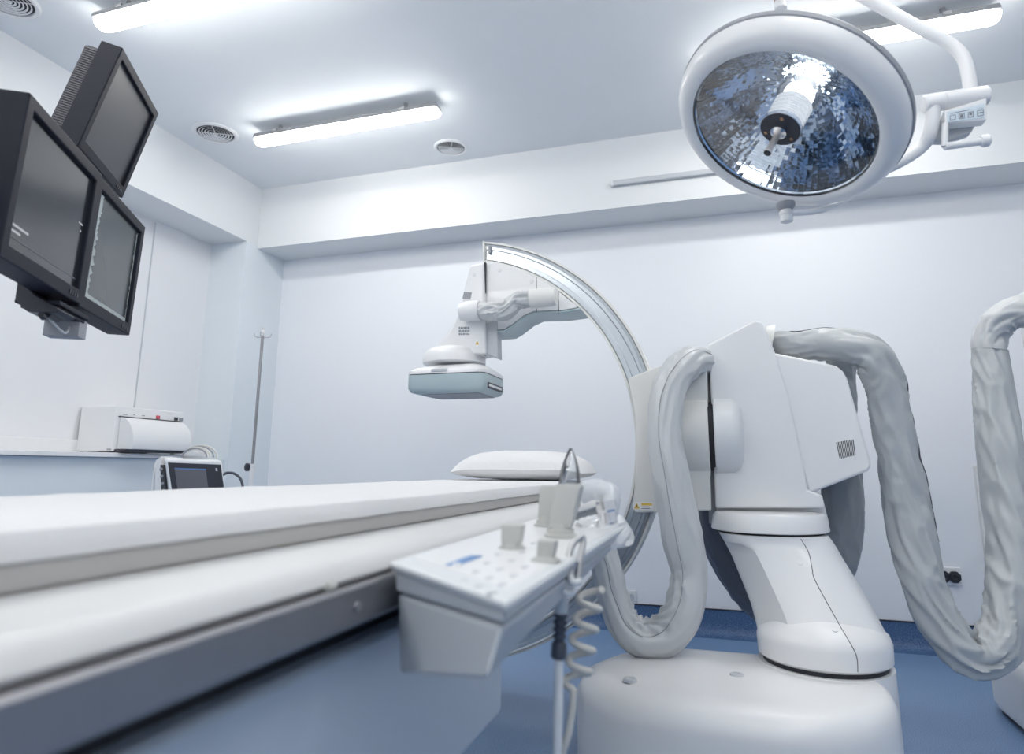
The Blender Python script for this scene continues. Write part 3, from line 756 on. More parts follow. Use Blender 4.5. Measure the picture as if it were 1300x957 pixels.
MB().lathe((bcx, bcy, zb0), (0, 0, 1), [(0, br-.012), (.008, br-.002), (.06, br), (.085, br-.008), (.115, br-.045), (.135, br-.10), (.14, 0)], 80).build('arm_foot', M['white'], mc)
lab(MB().lathe((bcx, bcy, zb0-.014), (0, 0, 1), [(0, br-.016), (.015, br-.016)], 72).build('foot_gap', M['dark'], mc), 'dark gap under the foot')
# seam line curving down the arm
sp = [(1013, 679, 2.515), (1026, 700, 2.512), (1031, 722, 2.495), (1034, 735, 2.49), (1050, 765, 2.455), (1068, 797, 2.425), (1083, 823, 2.39), (1088, 836, 2.33), (1089, 853, 2.30)]
M['seam'] = pmat('seam_dark', (.10, .10, .11), .7)  # plain dark colour of the cover seam
from mathutils.bvhtree import BVHTree
def hit(objs, px, py):
    best = None; o_ = Vector((0, 0, H)); d = (W(px, py, Y=2.0)-o_).normalized()
    for ob in objs:
        off = Vector((0, 0, 0)); p = ob.parent
        while p is not None: off += Vector(p.location); p = p.parent
        me = ob.data; b = BVHTree.FromPolygons([v.co+off for v in me.vertices], [list(q.vertices) for q in me.polygons])
        h_ = b.ray_cast(o_, d)
        if h_[0] is not None and (best is None or h_[3] < best[3]): best = h_
    return (best[0], best[1]) if best else (None, None)
surf = [o for o in mc.children if o.name.split('.')[0] in ('pivot_arm', 'arm_foot')]
seam = []
sx_ = spline([Vector((a, b, 0)) for a, b, c in sp], 6)
for v_ in sx_:
    h_, n__ = hit(surf, v_.x, v_.y)
    if h_ is not None: seam.append(h_)
if len(seam) > 3: lab(MB().tube(seam, .0014, 6).build('cover_seam', M['seam'], surf[0]), 'thin dark seam line')
for a, b in ((1016, 714), (1060, 800)):
    h_, n__ = hit(surf, a, b)
    if h_ is not None:
        if n__.dot(CF) > 0: n__ = -n__
        MB().lathe(h_, n__, [(-.002, .010), (.002, .009), (.0025, 0)], 18).build('cover_cap', M['white2'], surf[0])
# base plate
zbp = zb0-.014
m = MB()
ring = []
x0, x1, y0, y1 = -.485, bcx+br-.05, 1.95, 2.64
for z, k in ((0, 0), (zbp-.075, 0), (zbp-.04, .012), (zbp-.012, .05), (zbp-.002, .11)):
    ring.append(rrect(x0+k*1.6, x1-k*.3, y0+k, y1-k, min(.35-k*.3, (y1-y0)/2-k-.003), z, 14))
m.rings(ring).build('base_plate', M['white'], mc, ang=60)
MB().lathe((bcx, bcy, 0), (0, 0, 1), [(0, br), (zbp, br), (zbp, 0)], 72).build('base_ring', M['white'], mc)
for px_, py_ in ((800, 862), (935, 856)):
    q = W(px_, py_, Z=zbp)
    lab(MB().lathe(q-Vector((0, 0, .006)), (0, 0, 1), [(0, .022), (.008, .020), (.009, .013), (.005, .011)], 24).build('base_cap', M['lgrey'], mc), 'small round grey cap')

# the large fabric sleeves
def hose(spec, mat, **kw):
    """spec: (px, py, Y, apparent width in pixels)"""
    P_ = [W(a, b, Y=c) for a, b, c, d in spec]
    R_ = [d/2*((p-Vector((0, 0, H))).dot(CF))/F for p, (a, b, c, d) in zip(P_, spec)]
    return sleeve('cable_sleeve', P_, R_, mat, mc, **kw)
hose([(896, 476, 2.86, 26), (893, 460, 2.74, 34), (874, 461, 2.62, 40), (852, 490, 2.54, 42), (843, 546, 2.49, 40), (852, 610, 2.47, 46), (865, 679, 2.46, 50), (873, 730, 2.46, 45), (866, 775, 2.45, 48), (845, 802, 2.44, 50), (818, 808, 2.42, 48), (794, 792, 2.40, 42), (779, 758, 2.38, 38), (768, 715, 2.36, 38), (752, 680, 2.34, 40), (735, 655, 2.34, 40)],
     M['sleeve_l'], seed=1, amp=.27, twist=.4, bunch=.75, pipe=(-.25, 1), pr=.0016, pmatr=M['grey'], stretch=.55)
hose([(984, 436, 2.85, 30), (1008, 438, 2.80, 37), (1040, 437, 2.78, 39), (1076, 440, 2.76, 42), (1104, 453, 2.76, 46), (1122, 485, 2.78, 48), (1130, 525, 2.80, 46), (1140, 580, 2.82, 48), (1150, 640, 2.82, 51), (1161, 695, 2.80, 50), (1178, 752, 2.78, 48), (1200, 797, 2.77, 50), (1234, 832, 2.77, 52), (1268, 812, 2.80, 56), (1284, 765, 2.84, 58), (1286, 700, 2.88, 54), (1278, 630, 2.92, 51), (1270, 570, 2.95, 48), (1263, 510, 2.98, 44), (1257, 452, 3.0, 39), (1257, 442, 3.0, 38)],
     M['sleeve'], seed=5, amp=.37, twist=3.0, bunch=.6, pipe=(1, .1), pr=.0028, pe=.45, stretch=.8)
hose([(1255, 446, 3.0, 37), (1259, 424, 3.0, 40), (1274, 405, 2.98, 40), (1300, 393, 2.95, 40), (1345, 380, 2.9, 44), (1400, 400, 2.9, 44)],
     M['sleeve_l'], seed=8, amp=.28, twist=1.0, bunch=.9)
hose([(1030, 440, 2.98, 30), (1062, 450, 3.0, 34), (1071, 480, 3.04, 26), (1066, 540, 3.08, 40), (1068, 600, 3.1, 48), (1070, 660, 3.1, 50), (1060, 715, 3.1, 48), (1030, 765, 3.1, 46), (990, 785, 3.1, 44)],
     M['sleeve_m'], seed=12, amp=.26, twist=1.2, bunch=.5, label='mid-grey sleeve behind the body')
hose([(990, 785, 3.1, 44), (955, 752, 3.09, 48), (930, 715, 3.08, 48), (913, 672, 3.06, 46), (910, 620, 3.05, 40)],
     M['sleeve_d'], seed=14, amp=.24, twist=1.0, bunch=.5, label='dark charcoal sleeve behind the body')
# socket where the upper sleeve leaves the body
m = MB().lathe(W(975, 438, Y=2.80), (1, 0, -.25), [(-.02, .075), (.0, .085), (.012, .085), (.014, .07)], 36)
m.build('sleeve_collar', M['ivory'], mc)

# ------------------------------------------------------------------ stand at the right edge
q = W(1292, 830, Y=3.05)
t = thing('sleeve_stand', 'white floor stand with rounded foot at the right edge carrying the grey sleeve', 'stand', (q.x+.18, 3.05, 0))
m = MB(); m.rings([rrect(q.x-.02, q.x+.50, 2.85, 3.35, .10, z, 8) for z in (.02, .035)]+[rrect(q.x-.03+k, q.x+.51-k, 2.84+k, 3.36-k, .11, z, 8) for z, k in ((.04, 0), (.20, .0), (.235, .02), (.25, .06))])
m.build('foot', M['white'], t)
lab(MB().rings([rrect(q.x-.01, q.x+.49, 2.86, 3.34, .10, z, 8) for z in (0, .025)]).build('foot_pad', M['black'], t), 'black pad under the foot')
m = MB(); m.box((q.x+.22, 3.02, .25), (q.x+.34, 3.16, 1.60)); m.build('post', M['white'], t, bevel=.01)
m = MB(); m.box((q.x+.20, 2.82, 1.42), (q.x+.36, 3.18, 1.60)); m.build('head', M['white'], t, bevel=.02)

# ================================================================== TABLE
Y0, Y1 = -1.25, 2.76
tb = thing('patient_table', 'long white x-ray patient table with steel side rail, seen from just above its edge', 'table', (-.8, .9, 0))
m = MB(); zt = H-.100
prof = [(-1.215, zt-.004), (-1.205, zt), (-.425, zt), (-.412, zt-.003), (-.402, zt-.010), (-.396, zt-.020), (-.402, zt-.026), (-1.222, zt-.026), (-1.225, zt-.014)]
m.prism([Vector((x, Y0, z)) for x, z in prof], (0, Y1-Y0, 0)).build('tabletop', M['ttop'], tb, bevel=.0015)
m = MB(); m.box((-1.20, Y0+.02, zt-.060), (-.408, Y1-.05, zt-.026)); m.build('edge_frame', M['tedge'], tb, bevel=.004)
m = MB(); m.prism([Vector((x, Y0+.1, z)) for x, z in ((-.402, H-.1275), (-.384, H-.1245), (-.381, H-.128), (-.381, H-.163), (-.384, H-.167), (-.402, H-.167))], (0, 2.2, 0))
lab(m.build('side_rail', M['railst'], tb, bevel=.001), 'brushed steel accessory rail')
for y in (.66, .98, -.3, 1.6):
    MB().cyl((-.384, y, H-.146), (-.3785, y, H-.146), .0052, 16).build('rail_screw', M['steel'], tb)
q = W(421, 747, X=-.392)
lab(MB().lathe((q.x-.006, q.y, q.z), (1, 0, .4), [(0, .006), (.008, .006), (.011, .003)], 14).build('rail_stop', M['joy'], tb), 'small stop knob')
m = MB(); m.box((-1.13, Y0+.3, H-.215), (-.45, Y1-.35, zt-.058)); lab(m.build('undercarriage', M['dark'], tb, bevel=.004), 'underside coloured dark as the shadow below the rail')  # shadow under the tabletop painted as a near-black colour
m = MB(); m.box((-1.10, -1.0, H-.46), (-.425, 1.30, H-.205)); lab(m.build('table_body', M['tbody'], tb, bevel=.012), 'pale blue-grey body under the top')
m = MB(); m.box((-1.02, .35, .10), (-.52, 1.15, H-.45)); m.build('pedestal', M['tbody'], tb, bevel=.02)
m = MB(); m.rings([rrect(-1.15, -.40, .05, 1.40, .12, z) for z in (0, .08)]+[rrect(-1.12, -.43, .08, 1.37, .10, .10)]); m.build('pedestal_base', M['white'], tb)
# mattress
m = MB(); xs0, xs1 = -1.085, -.541; zt2 = H-.045; zb2 = zt+.001
NX, NY = 26, 150
def mtop(i, j):
    x = xs0+(xs1-xs0)*i/NX; y = Y0+.03+(2.72-Y0-.03)*j/NY
    e = min(i/NX, 1-i/NX)*(xs1-xs0); drop = .006*max(0, 1-e/.012)**2
    return Vector((x, y, zt2-drop+.0018*noise.noise(Vector((x*4, y*3, 1)))+.0012*noise.noise(Vector((x*14, y*11, 3)))))
vs = [mtop(i, j) for j in range(NY+1) for i in range(NX+1)]; fs = [(j*(NX+1)+i, j*(NX+1)+i+1, (j+1)*(NX+1)+i+1, (j+1)*(NX+1)+i) for j in range(NY) for i in range(NX)]
mt = thing('mattress', 'long thin white mattress with sheet lying on the patient table', 'mattress', (-.81, .7, zt))
bd = MB().box((xs0+.001, Y0+.031, zb2), (xs1+.002, 2.719, zt2-.028)); lab(bd.build('foam_edge', M['matedge'], mt, bevel=.004), 'grey-beige lower edge')
m.add(vs, fs)
loop = [mtop(i, 0) for i in range(NX+1)]+[mtop(NX, j) for j in range(1, NY+1)]+[mtop(i, NY) for i in range(NX-1, -1, -1)]+[mtop(0, j) for j in range(NY-1, 0, -1)]
cx_ = Vector((-.81, .7, 0)); n_ = len(loop)
def outw(p, d, dz): 
    q = Vector(p); sx = 1 if q.x > -.81 else -1
    if abs(q.x-xs0) < .002 or abs(q.x-xs1) < .002: q.x += sx*d
    if abs(q.y-Y0-.03) < .002: q.y -= d
    if abs(q.y-2.72) < .002: q.y += d
    q.z = dz if dz < 0 else dz; return q
rl = [loop, [outw(p, .004, p.z-.006) for p in loop], [outw(p, .005, zt2-.022) for p in loop], [outw(p, .004, zt2-.030+.0012*noise.noise(p*9)) for p in loop]]
m.rings(rl, False, False)
m.build('sheet', M['sheet'], mt, ang=60)
# pillow
def pillow():
    c = W(665, 596, Y=2.50); w_, d_, h_ = .272, .17, .055
    t = thing('pillow', 'plump white pillow with side seam at the far end of the table', 'pillow', (c.x, 2.52, zt2))
    m = MB(); n = 40; cz = zt2+.042
    top = []; 
    def P(i, j, s_):
        u, v = i/n*2-1, j/n*2-1
        q = max(0, 1-abs(u)**3.2)*max(0, 1-abs(v)**3.0); hh = q**.55
        x = c.x+w_*u*(1-.06*(1-abs(v))**0*(abs(v)**2)); y = 2.52+d_*v*(1-.10*abs(u)**2)
        z = (.072 if s_ > 0 else -.040)*hh
        wr = .004*noise.noise(Vector((u*3, v*3, s_)))*q+.0022*noise.noise(Vector((u*9, v*8, s_+3)))*q
        return Vector((x, y, max(zt2+.0015, cz+z+wr-.012*abs(u)**6)))
    for s_ in (1, -1):
        vs = [P(i, j, s_) for j in range(n+1) for i in range(n+1)]
        m.add(vs, [(j*(n+1)+i, j*(n+1)+i+1, (j+1)*(n+1)+i+1, (j+1)*(n+1)+i) for j in range(n) for i in range(n)])
    m.build('cushion', M['pillow'], t, ang=80)
    ed = [P(i, 0, 1) for i in range(n+1)]+[P(n, j, 1) for j in range(1, n+1)]+[P(i, n, 1) for i in range(n-1, -1, -1)]+[P(0, j, 1) for j in range(n-1, 0, -1)]
    MB().tube(ed+[ed[0]], .0022, 6).build('seam', M['pillow'], t)
pillow()

# ================================================================== CONTROL CONSOLE
ct = thing('control_console', 'blurred pale blue-grey control box clamped on the table rail, full of joysticks', 'control box', (-.27, .95, H-.2))
zc = H-.112; zl = H-.107
A = [W(490, 712, Z=zl), W(645, 765, Z=zc), W(800, 664, Z=zc), W(682, 657, Z=zl)]
c0 = (A[0]+A[1]+A[2]+A[3])/4
def inset(P, k, dz): return [Vector((p.x+(c0.x-p.x)*k, p.y+(c0.y-p.y)*k*.4, p.z+dz)) for p in P]
m = MB(); m.hexa(inset(A, .05, -.013)+A)
m.build('lid', M['console_lid'] if 'console_lid' in M else M['contop'], ct, bevel=.008, seg=4)
m = MB(); pn = [A[0].lerp(A[2], 0)*1 for _ in range(4)]
pn = inset(A, .13, .0003); pn[0] += Vector((.004, .02, 0)); pn[1] += Vector((-.005, .035, 0))
m.hexa([p+Vector((0, 0, -.001)) for p in pn]+[p+Vector((0, 0, .0008)) for p in pn])
lab(m.build('control_panel', M['white2'], ct, bevel=.0005), 'white control surface')
Bt = inset(A, .08, -.012)
Bm = inset(A, .09, 0); dzs = (-.036, -.022, -.022, -.036); Bm = [p+Vector((0, 0, q)) for p, q in zip(Bm, dzs)]
Bb = [W(507, 857, Y=.745), W(617, 864, Y=.555), W(770, 704, Z=H-.180), Vector((A[3].x, A[3].y-.03, H-.225))]
MB().hexa(Bm+Bt).build('upper_housing', M['console'], ct, bevel=.004)
m = MB(); Bm2 = [p+Vector((0, 0, q-.002)) for p, q in zip(inset(A, .105, 0), dzs)]; m.hexa(Bb+Bm2); m.build('lower_housing', M['console'], ct, bevel=.006, seg=3)
def CP(px, py, z=0):
    h_, n_2 = hit([o for o in ct.children if o.name.startswith('control_panel')], px, py)
    p = h_.copy() if h_ is not None else W(px, py, Z=zc+.001); p.z += z; return p
# blue label and key marks
m = MB()
for (a, b) in (((575, 716), (592, 712)), ((590, 710), (604, 708))):
    p, q = CP(*a), CP(*b); m.box((min(p.x, q.x)-.004, min(p.y, q.y)-.012, min(p.z, q.z)-.001), (max(p.x, q.x)+.004, max(p.y, q.y)+.012, max(p.z, q.z)+.0012))
lab(m.build('blue_label', M['blue'], ct), 'small blue label')
q = CP(580, 719); lab(MB().lathe(q, (0, 0, 1), [(0, .006), (.003, .005), (.004, 0)], 16).build('round_button', M['white2'], ct), 'round white button')
m = MB(); random.seed(4)
for r in range(3):
    for k in range(6):
        p = CP(590+k*14+r*17, 737-k*11+r*8); m.box((p.x-.003, p.y-.006, p.z-.001), (p.x+.003, p.y+.006, p.z+.0009))
lab(m.build('key_marks', M['lgrey'], ct, smooth=False), 'faint grey key symbols')
# joysticks
def joystick(px, py, wb, wt, hp, lean, label):
    p = CP(px, py); k = ((p-Vector((0, 0, H))).dot(CF))/F; wb *= k; wt *= k; h = hp*k; lx = lean*k
    t = MB(); t.lathe(p, (0, 0, 1), [(0, wb*.5), (h*.06, wb*.5), (h*.07, wb*.42), (h*.16, wb*.40), (h*.17, wb*.33), (h*.26, wb*.30)], 28)
    o = t.build('joystick', M['joy'], ct); lab(o, label)
    d = wt*.8
    MB().rings([rrect(p.x-wt*.43, p.x+wt*.43, p.y-d*.42, p.y+d*.42, wt*.06, p.z+h*.20), rrect(p.x-wt*.46+lx*.35, p.x+wt*.46+lx*.35, p.y-d*.46, p.y+d*.46, wt*.07, p.z+h*.42), rrect(p.x-wt*.5+lx, p.x+wt*.5+lx, p.y-d*.5, p.y+d*.5, wt*.08, p.z+h*.94), rrect(p.x-wt*.44+lx, p.x+wt*.44+lx, p.y-d*.44, p.y+d*.44, wt*.07, p.z+h)]).build('grip', M['joy'], o, ang=35)
joystick(650, 696, 34, 27, 30, 2, 'low grey joystick nearest the blue label')
joystick(695, 668, 34, 25, 50, 5, 'tall grey joystick nearest the mattress')
joystick(712, 682, 42, 33, 66, 12, 'tallest grey joystick in the middle')
joystick(693, 712, 40, 24, 26, 3, 'low stepped grey knob')
# steel loop handle holding the hand switch at the outer side
lp = [W(728, 740, Y=.86), W(722, 712, Y=.87), W(727, 692, Y=.88), W(738, 681, Y=.89), W(740, 690, Y=.89), W(736, 712, Y=.88), W(733, 740, Y=.87)]
m = MB().tube(lp, .0042, 10, 8); lab(m.build('switch_holder', M['steel'], ct), 'bright steel wire holder')
m = MB()
for a_, b_ in (((713, 745), (727, 752)), ((723, 733), (736, 738))):
    p, q = W(*a_, Y=.86), W(*b_, Y=.86); m.tube([p, p.lerp(q, .5)+Vector((0, -.012, -.002)), q], .0045, 10, 5)
m.build('holder_clip', M['contop'], ct)
# plastic-draped end with clear shield, chrome elbow
cv = MB(); n = 26; R_ = []
cc = W(772, 660, Z=H-.10)
for j in range(11):
    ph = j/10*PI/2; ring = []
    for i in range(40):
        a = 2*PI*i/40; c_, s_ = math.cos(a), math.sin(a)
        rr = 1+.12*noise.noise(Vector((c_*2.2, s_*2.2, ph*2+3)))-.24*min(1, (lambda q_: q_[1]-q_[0])(noise.voronoi(Vector((c_*2.5, s_*2.5, ph*2.5)))[0]))
        ring.append(Vector((cc.x-.016+.060*rr*math.cos(ph)**.5*c_, cc.y+.03+.16*rr*math.cos(ph)**.5*s_, H-.148+.056*math.sin(ph)*rr)))
    R_.append(ring)
cv.rings(R_)
lab(cv.build('plastic_drape', M['drape'] if 'drape' in M else M['white2'], ct, ang=50), 'crumpled white plastic cover over the far end')
e0 = W(736, 628, Y=1.22); e1 = W(762, 622, Y=1.22); e2 = W(776, 634, Y=1.21); e3 = W(770, 660, Y=1.20)
lab(MB().tube([e0, e0.lerp(e1, .5)+Vector((0, 0, .004)), e1, e1.lerp(e2, .6)+Vector((.004, 0, .006)), e2, e3], lambda t_: .019 if t_ < .45 else .017, 18, 6).build('elbow', M['wrapped'] if 'wrapped' in M else M['chrome'], ct), 'fat elbow-shaped grip wrapped in clear plastic')
lab(MB().lathe(W(771, 650, Y=1.195), (.15, 0, -1), [(-.02, .018), (-.004, .0185), (.0, .015), (.018, .015), (.022, .010)], 24).build('elbow_foot', M['chrome'], ct), 'chrome foot of the elbow')
# clear oval shield
sh = MB(); R2 = []
so = W(722, 604, Y=1.20); 
for j in range(13):
    v = j/12; hw_ = .020*math.sin(PI*min(.97, .08+v*.55))**.8; 
    zc_ = so.z-.055+.105*v; wv = .030*(1-v**3)+.002
    R2.append([Vector((so.x+.006*v+wv*.62*math.cos(2*PI*i/24), 1.20+.030*(1-v**4)*math.sin(2*PI*i/24), zc_)) for i in range(24)])
sh.rings(R2)
lab(sh.build('clear_shield', M['wrap'], ct, ang=60), 'tall clear plastic cap')
m = MB().tube([Vector((r[12].x-.001, r[12].y, r[12].z)) for r in R2], .0018, 8); lab(m.build('shield_rim', M['black'], ct), 'thin black rim')

# hand switch cable and coiled cord, hanging from the console
bt = W(712, 752, Y=.88)
t = thing('hand_switch_cable', 'white cable with dark ribbed strain relief hanging from the side of the control box', 'cable', bt)
b0, b1 = W(712, 778, Y=.88), W(709, 836, Y=.88)
m = MB(); L = (b1-b0).length; pr = [(0, .006)]
for k in range(4):
    s_ = L*.62*k/4; pr += [(s_+.001, .0092), (s_+L*.075, .0094), (s_+L*.085, .0068), (s_+L*.15, .0066)]
pr += [(L*.64, .0085), (L*.68, .0100), (L*.96, .0102), (L, .008)]
lab(m.lathe(b0, b1-b0, pr, 24).build('strain_relief', M['boot'], t), 'dark ribbed strain relief')
m = MB().lathe(bt, b0-bt, [(0, .008), ((b0-bt).length*.6, .0105), ((b0-bt).length, .0085)], 20); m.build('switch_grip', M['console'], t)
m = MB().tube([b1, W(709, 870, Y=.88), W(708, 930, Y=.88), W(705, 1040, Y=.9), W(690, 1180, Y=.95)], .0058, 14, 8); lab(m.build('cord', M['greyw'], t), 'white cord')
p0, p1 = W(750, 748, Y=1.02), W(731, 872, Y=1.0)
m = MB(); pts = []; turns = 4.7; nn = 180; p2 = W(722, 930, Y=.98)
for k in range(nn+1):
    f = k/nn; c = p0.lerp(p1, f); a = 2*PI*turns*f+.3
    pts.append(c+Vector((.017*math.cos(a), .012*math.sin(a), 0)))
pts += [p1.lerp(p2, .5), p2, W(700, 1000, Y=1.0), W(660, 1040, Y=1.1)]
tag(m.tube(pts, .0052, 10).build('coiled_cord', M['cord'], origin=p0), 'cream coiled cord hanging beside the dark strain relief', 'cord')

# ================================================================== LEFT BACKGROUND
# white bench-top processor on the ledge
zt = 1.012
dx0, dx1 = XL+.03, -3.22
yA, yB_, yC_ = W(102, 560, X=-3.40).y, W(148, 573, X=-3.22).y, W(231, 573, X=-3.14).y
t = thing('benchtop_sealer', 'white tabletop device with curved front flap standing on the wall ledge', 'device', (-3.35, 2.95, zt))
ztop = 1.012+.262
m = MB(); m.box((-3.50, 2.855, zt+.008), (-3.235, 3.34, ztop)); m.build('casing', M['device'] if 'device' in M else M['white2'], t, bevel=.006)
m = MB(); prof = [(-3.235, zt+.20)]+[(-3.235+.115*math.sin(a), zt+.045+.155*math.cos(a)) for a in [PI/2*k/10 for k in range(11)]]+[(-3.125, zt+.02), (-3.235, zt+.02)]
m.prism([Vector((x, 2.885, z)) for x, z in prof], (0, .43, 0)); m.build('front_flap', M['white'], t, bevel=.003)
lab(MB().box((-3.236, 2.872, zt+.2), (-3.228, 3.33, zt+.205)).build('flap_gap', M['dark'], t, smooth=False), 'dark gap above the flap')
MB().box((-3.24, 2.87, zt+.004), (-3.16, 3.33, zt+.02)).build('tray', M['black'], t, bevel=.002)
m = MB()
for y, z, w_ in ((2.90, .215, .03), (2.97, .217, .012), (3.03, .217, .02)): m.box((-3.2355, y, zt+z), (-3.234, y+w_, zt+z+.004))
lab(m.build('panel_print', M['mark'], t, smooth=False), 'small printed marks')
for y, mt_ in ((3.13, M['red']), (3.27, M['black']), (3.31, M['grey'])):
    lab(MB().box((-3.235, y, zt+.208), (-3.228, y+.028, zt+.228)).build('switch', mt_, t, bevel=.003), 'small switch')
MB().box((-3.27, 2.852, zt+.015), (-3.24, 2.856, zt+.022)).build('side_badge', M['grey'], t)
m = MB()
for x, y in ((-3.48, 2.88), (-3.26, 2.88), (-3.48, 3.31), (-3.26, 3.31)): m.cyl((x, y, zt), (x, y, zt+.01), .012, 12)
m.build('feet', M['black'], t)
# patient monitor on stand
YP = 2.42
a, b, c, d = W(212, 586, Y=YP), W(281, 588, Y=YP), W(286, 640, Y=YP), W(219, 640, Y=YP)
t = thing('patient_monitor', 'small white patient monitor with black framed screen behind the table', 'monitor', ((a.x+b.x)/2, YP+.05, 0))
m = MB(); off = Vector((-.085, .07, .008)); oo = [a+Vector((-.012, 0, .014)), b+Vector((.004, 0, .012)), c+Vector((.004, 0, 0)), d+Vector((-.012, 0, 0))]
m.prism(oo, off); m.build('casing', M['white2'], t, bevel=.012, seg=3)
aw = [a+Vector((0.006, -.001, -.004)), b+Vector((-.002, -.001, -.006)), c+Vector((-.002, -.001, .01)), d+Vector((.006, -.001, .01))]
lab(MB().prism(aw, (0, .004, 0)).build('screen_frame', M['black'], t, smooth=False), 'black screen frame')
def onaw(u, v): return aw[0].lerp(aw[1], u).lerp(aw[3].lerp(aw[2], u), v)+Vector((0, -.0015, 0))
lab(MB().prism([onaw(.12, .16), onaw(.72, .16), onaw(.72, .86), onaw(.12, .86)], (0, .001, 0)).build('screen', M['pmscreen'] if 'pmscreen' in M else M['screen_g'], t, smooth=False), 'grey lit screen')
lab(MB().prism([onaw(.12, .13), onaw(.72, .13), onaw(.72, .17), onaw(.12, .17)], (0, .0012, 0)).build('screen_bar', M['blue'], t, smooth=False), 'blue status bar')
lab(MB().prism([onaw(.90, .10), onaw(.93, .10), onaw(.93, .18), onaw(.90, .18)], (0, .0012, 0)).build('badge', M['lgrey'], t, smooth=False), 'small light badge')
m = MB(); sd = [W(203, 590, Y=YP+.02), W(208, 590, Y=YP+.01), W(211, 640, Y=YP+.01), W(205, 640, Y=YP+.02)]
m.prism(sd, (0, .06, 0)); m.build('connector_strip', M['black'], t, bevel=.003)
for k in range(4):
    q = W(205.5+k*.9, 596+k*9, Y=YP+.015); MB().lathe(q, (-.3, -1, 0), [(0, .008), (.008, .007), (.008, .004)], 12).build('connector', M['grey'], t)
m = MB(); m.tube([W(198, 588, Y=YP+.06), W(196, 600, Y=YP+.05), W(194, 625, Y=YP+.05), W(197, 650, Y=YP+.06)], .006, 8, 5); m.prism([W(197, 585, Y=YP+.03), W(205, 579, Y=YP+.03), W(205, 640, Y=YP+.03), W(197, 640, Y=YP+.03)], (0, .09, 0))
m.build('side_housing', M['white'], t, bevel=.006)
m = MB(); cx = (a.x+b.x)/2; m.cyl((cx, YP+.06, .06), (cx, YP+.06, c.z+.02), .02, 20)
for k in range(5):
    an = 2*PI*k/5; m.tube([Vector((cx, YP+.06, .09)), Vector((cx+.25*math.cos(an), YP+.06+.25*math.sin(an), .055))], .014, 8)
m.build('stand', M['steel'], t)
for k in range(5):
    an = 2*PI*k/5; MB().cyl((cx+.25*math.cos(an)-.01, YP+.06+.25*math.sin(an), .03), (cx+.25*math.cos(an)+.01, YP+.06+.25*math.sin(an), .03), .029, 18).build('castor', M['black'], t)
# bundle of cables + pouch on the monitor
zt3 = max(a.z, b.z)+.030
t = thing('sensor_cable_bundle', 'white cuff pouch and looped grey cables lying on top of the patient monitor', 'cables', (cx-.03, YP+.06, zt3))
m = MB(); R3 = []
for j in range(9):
    v = j/8; hh = math.sin(PI*v)**.6
    R3.append([Vector((cx-.128+.155*v, YP+.06+.04*hh*math.cos(2*PI*i/20), zt3-.010+.022*hh*(1+math.sin(2*PI*i/20))*(1.0))) for i in range(20)])
m.rings(R3).build('pouch', M['white2'], t)
for k in range(4):
    m = MB(); r_ = .050+.006*k
    m.tube([Vector((cx-.02+r_*1.4*math.cos(PI*q/8), YP+.02+.012*k, zt3-.010+(r_*.8)*math.sin(PI*q/8))) for q in range(9)], .0036, 8, 3); m.build('cable_loop', M['cord'] if k % 2 else M['grey'], t)
# black cable from monitor
tag(MB().tube([W(283, 603, Y=YP+.06), W(289, 600, Y=YP+.08), W(299, 602, Y=YP+.1), W(307, 612, Y=YP+.1), W(309, 640, Y=YP+.1), W(311, 760, Y=YP+.2)], .0058, 12, 6).build('power_cable', M['boot'], origin=W(283, 603, Y=YP+.06)), 'thick black cable arching out of the patient monitor towards the pillar', 'cable')
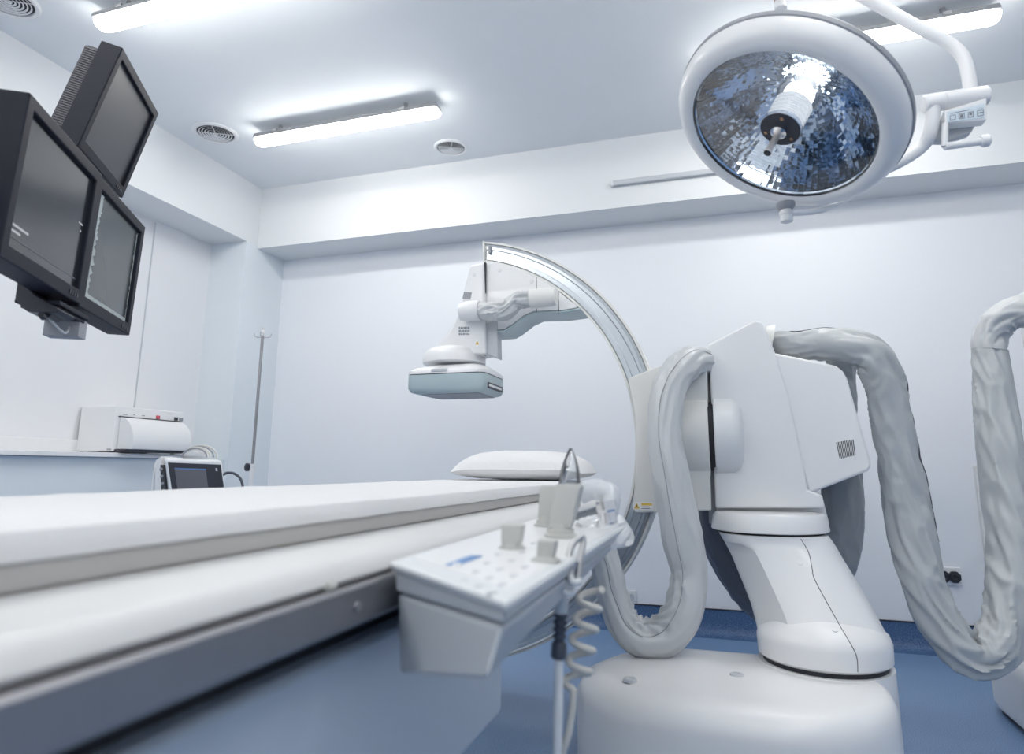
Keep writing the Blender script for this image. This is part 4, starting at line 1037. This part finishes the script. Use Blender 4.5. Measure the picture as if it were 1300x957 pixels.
# IV pole
YI = 3.2
base = W(322, 590, Y=YI); top = W(332, 426, Y=YI)
px_, pz1 = (base.x+top.x)/2, top.z
t = thing('iv_pole', 'slim steel infusion pole with small hooks standing by the pillar', 'pole', (px_, YI, 0))
lab(MB().cyl((px_, YI, .95), (px_, YI, pz1), .0085, 16).build('inner_rod', M['railst'], t), 'thin steel rod')
lab(MB().cyl((px_, YI, .05), (px_, YI, .955), .0135, 18).build('outer_tube', M['white2'], t), 'white outer tube')
MB().lathe((px_, YI, pz1), (0, 0, 1), [(0, .008), (.01, .008), (.012, .013), (.028, .013), (.032, .007), (.04, .007), (.042, .012), (.050, .012), (.052, 0)], 18).build('cap', M['greyw'], t)
for k in range(4):
    an = PI/2*k+.4; dx, dy = math.cos(an), math.sin(an)
    MB().tube([Vector((px_, YI, pz1-.01)), Vector((px_+dx*.025, YI+dy*.025, pz1-.012)), Vector((px_+dx*.044, YI+dy*.044, pz1-.006)), Vector((px_+dx*.05, YI+dy*.05, pz1+.012))], .0024, 8, 5).build('hook', M['steel'], t)
lab(MB().lathe(W(316, 593, Y=YI), (-.4, -1, 0), [(-.025, .008), (0, .010), (.002, .022), (.016, .023), (.02, .017)], 20).build('clamp_knob', M['black'], t), 'black clamp knob')
MB().cyl((px_-.03, YI, .94), (px_+.012, YI, .94), .012, 12).build('clamp', M['greyw'], t)
m = MB()
for k in range(5):
    an = 2*PI*k/5; m.tube([Vector((px_, YI, .08)), Vector((px_+.22*math.cos(an), YI+.22*math.sin(an), .05))], .012, 8)
m.build('base', M['steel'], t)
for k in range(5):
    an = 2*PI*k/5; MB().cyl((px_+.22*math.cos(an)-.01, YI+.22*math.sin(an), .025), (px_+.22*math.cos(an)+.01, YI+.22*math.sin(an), .025), .024, 18).build('castor', M['black'], t)

# ================================================================== CAMERA, WORLD
sc = bpy.context.scene
cd = bpy.data.cameras.new('camera'); cam = bpy.data.objects.new('camera', cd); col.objects.link(cam)
R3x = Matrix((CR, CU, -CF)).transposed().to_4x4()
cam.matrix_world = Matrix.Translation((0, 0, H)) @ R3x
cd.sensor_fit = 'HORIZONTAL'; cd.sensor_width = 36; cd.lens = F/1300*36
cd.shift_x = 0; cd.shift_y = -45.5/1300
cd.clip_start = .02
cd.dof.use_dof = True; cd.dof.focus_distance = 2.65; cd.dof.aperture_fstop = 3.0
sc.camera = cam
w = bpy.data.worlds.new('world'); sc.world = w; w.use_nodes = True
w.node_tree.nodes['Background'].inputs[0].default_value = (.8, .9, 1, 1); w.node_tree.nodes['Background'].inputs[1].default_value = .3
sc.view_settings.view_transform = 'Standard'; sc.view_settings.look = 'None'; sc.view_settings.gamma = 1
sc.view_settings.use_curve_mapping = False; sc.view_settings.exposure = .33
try:
    sc.cycles.use_denoising = True; sc.cycles.max_bounces = 12; sc.cycles.diffuse_bounces = 8; sc.cycles.glossy_bounces = 10
    sc.cycles.transparent_max_bounces = 12; sc.cycles.sample_clamp_indirect = 10
except Exception: pass
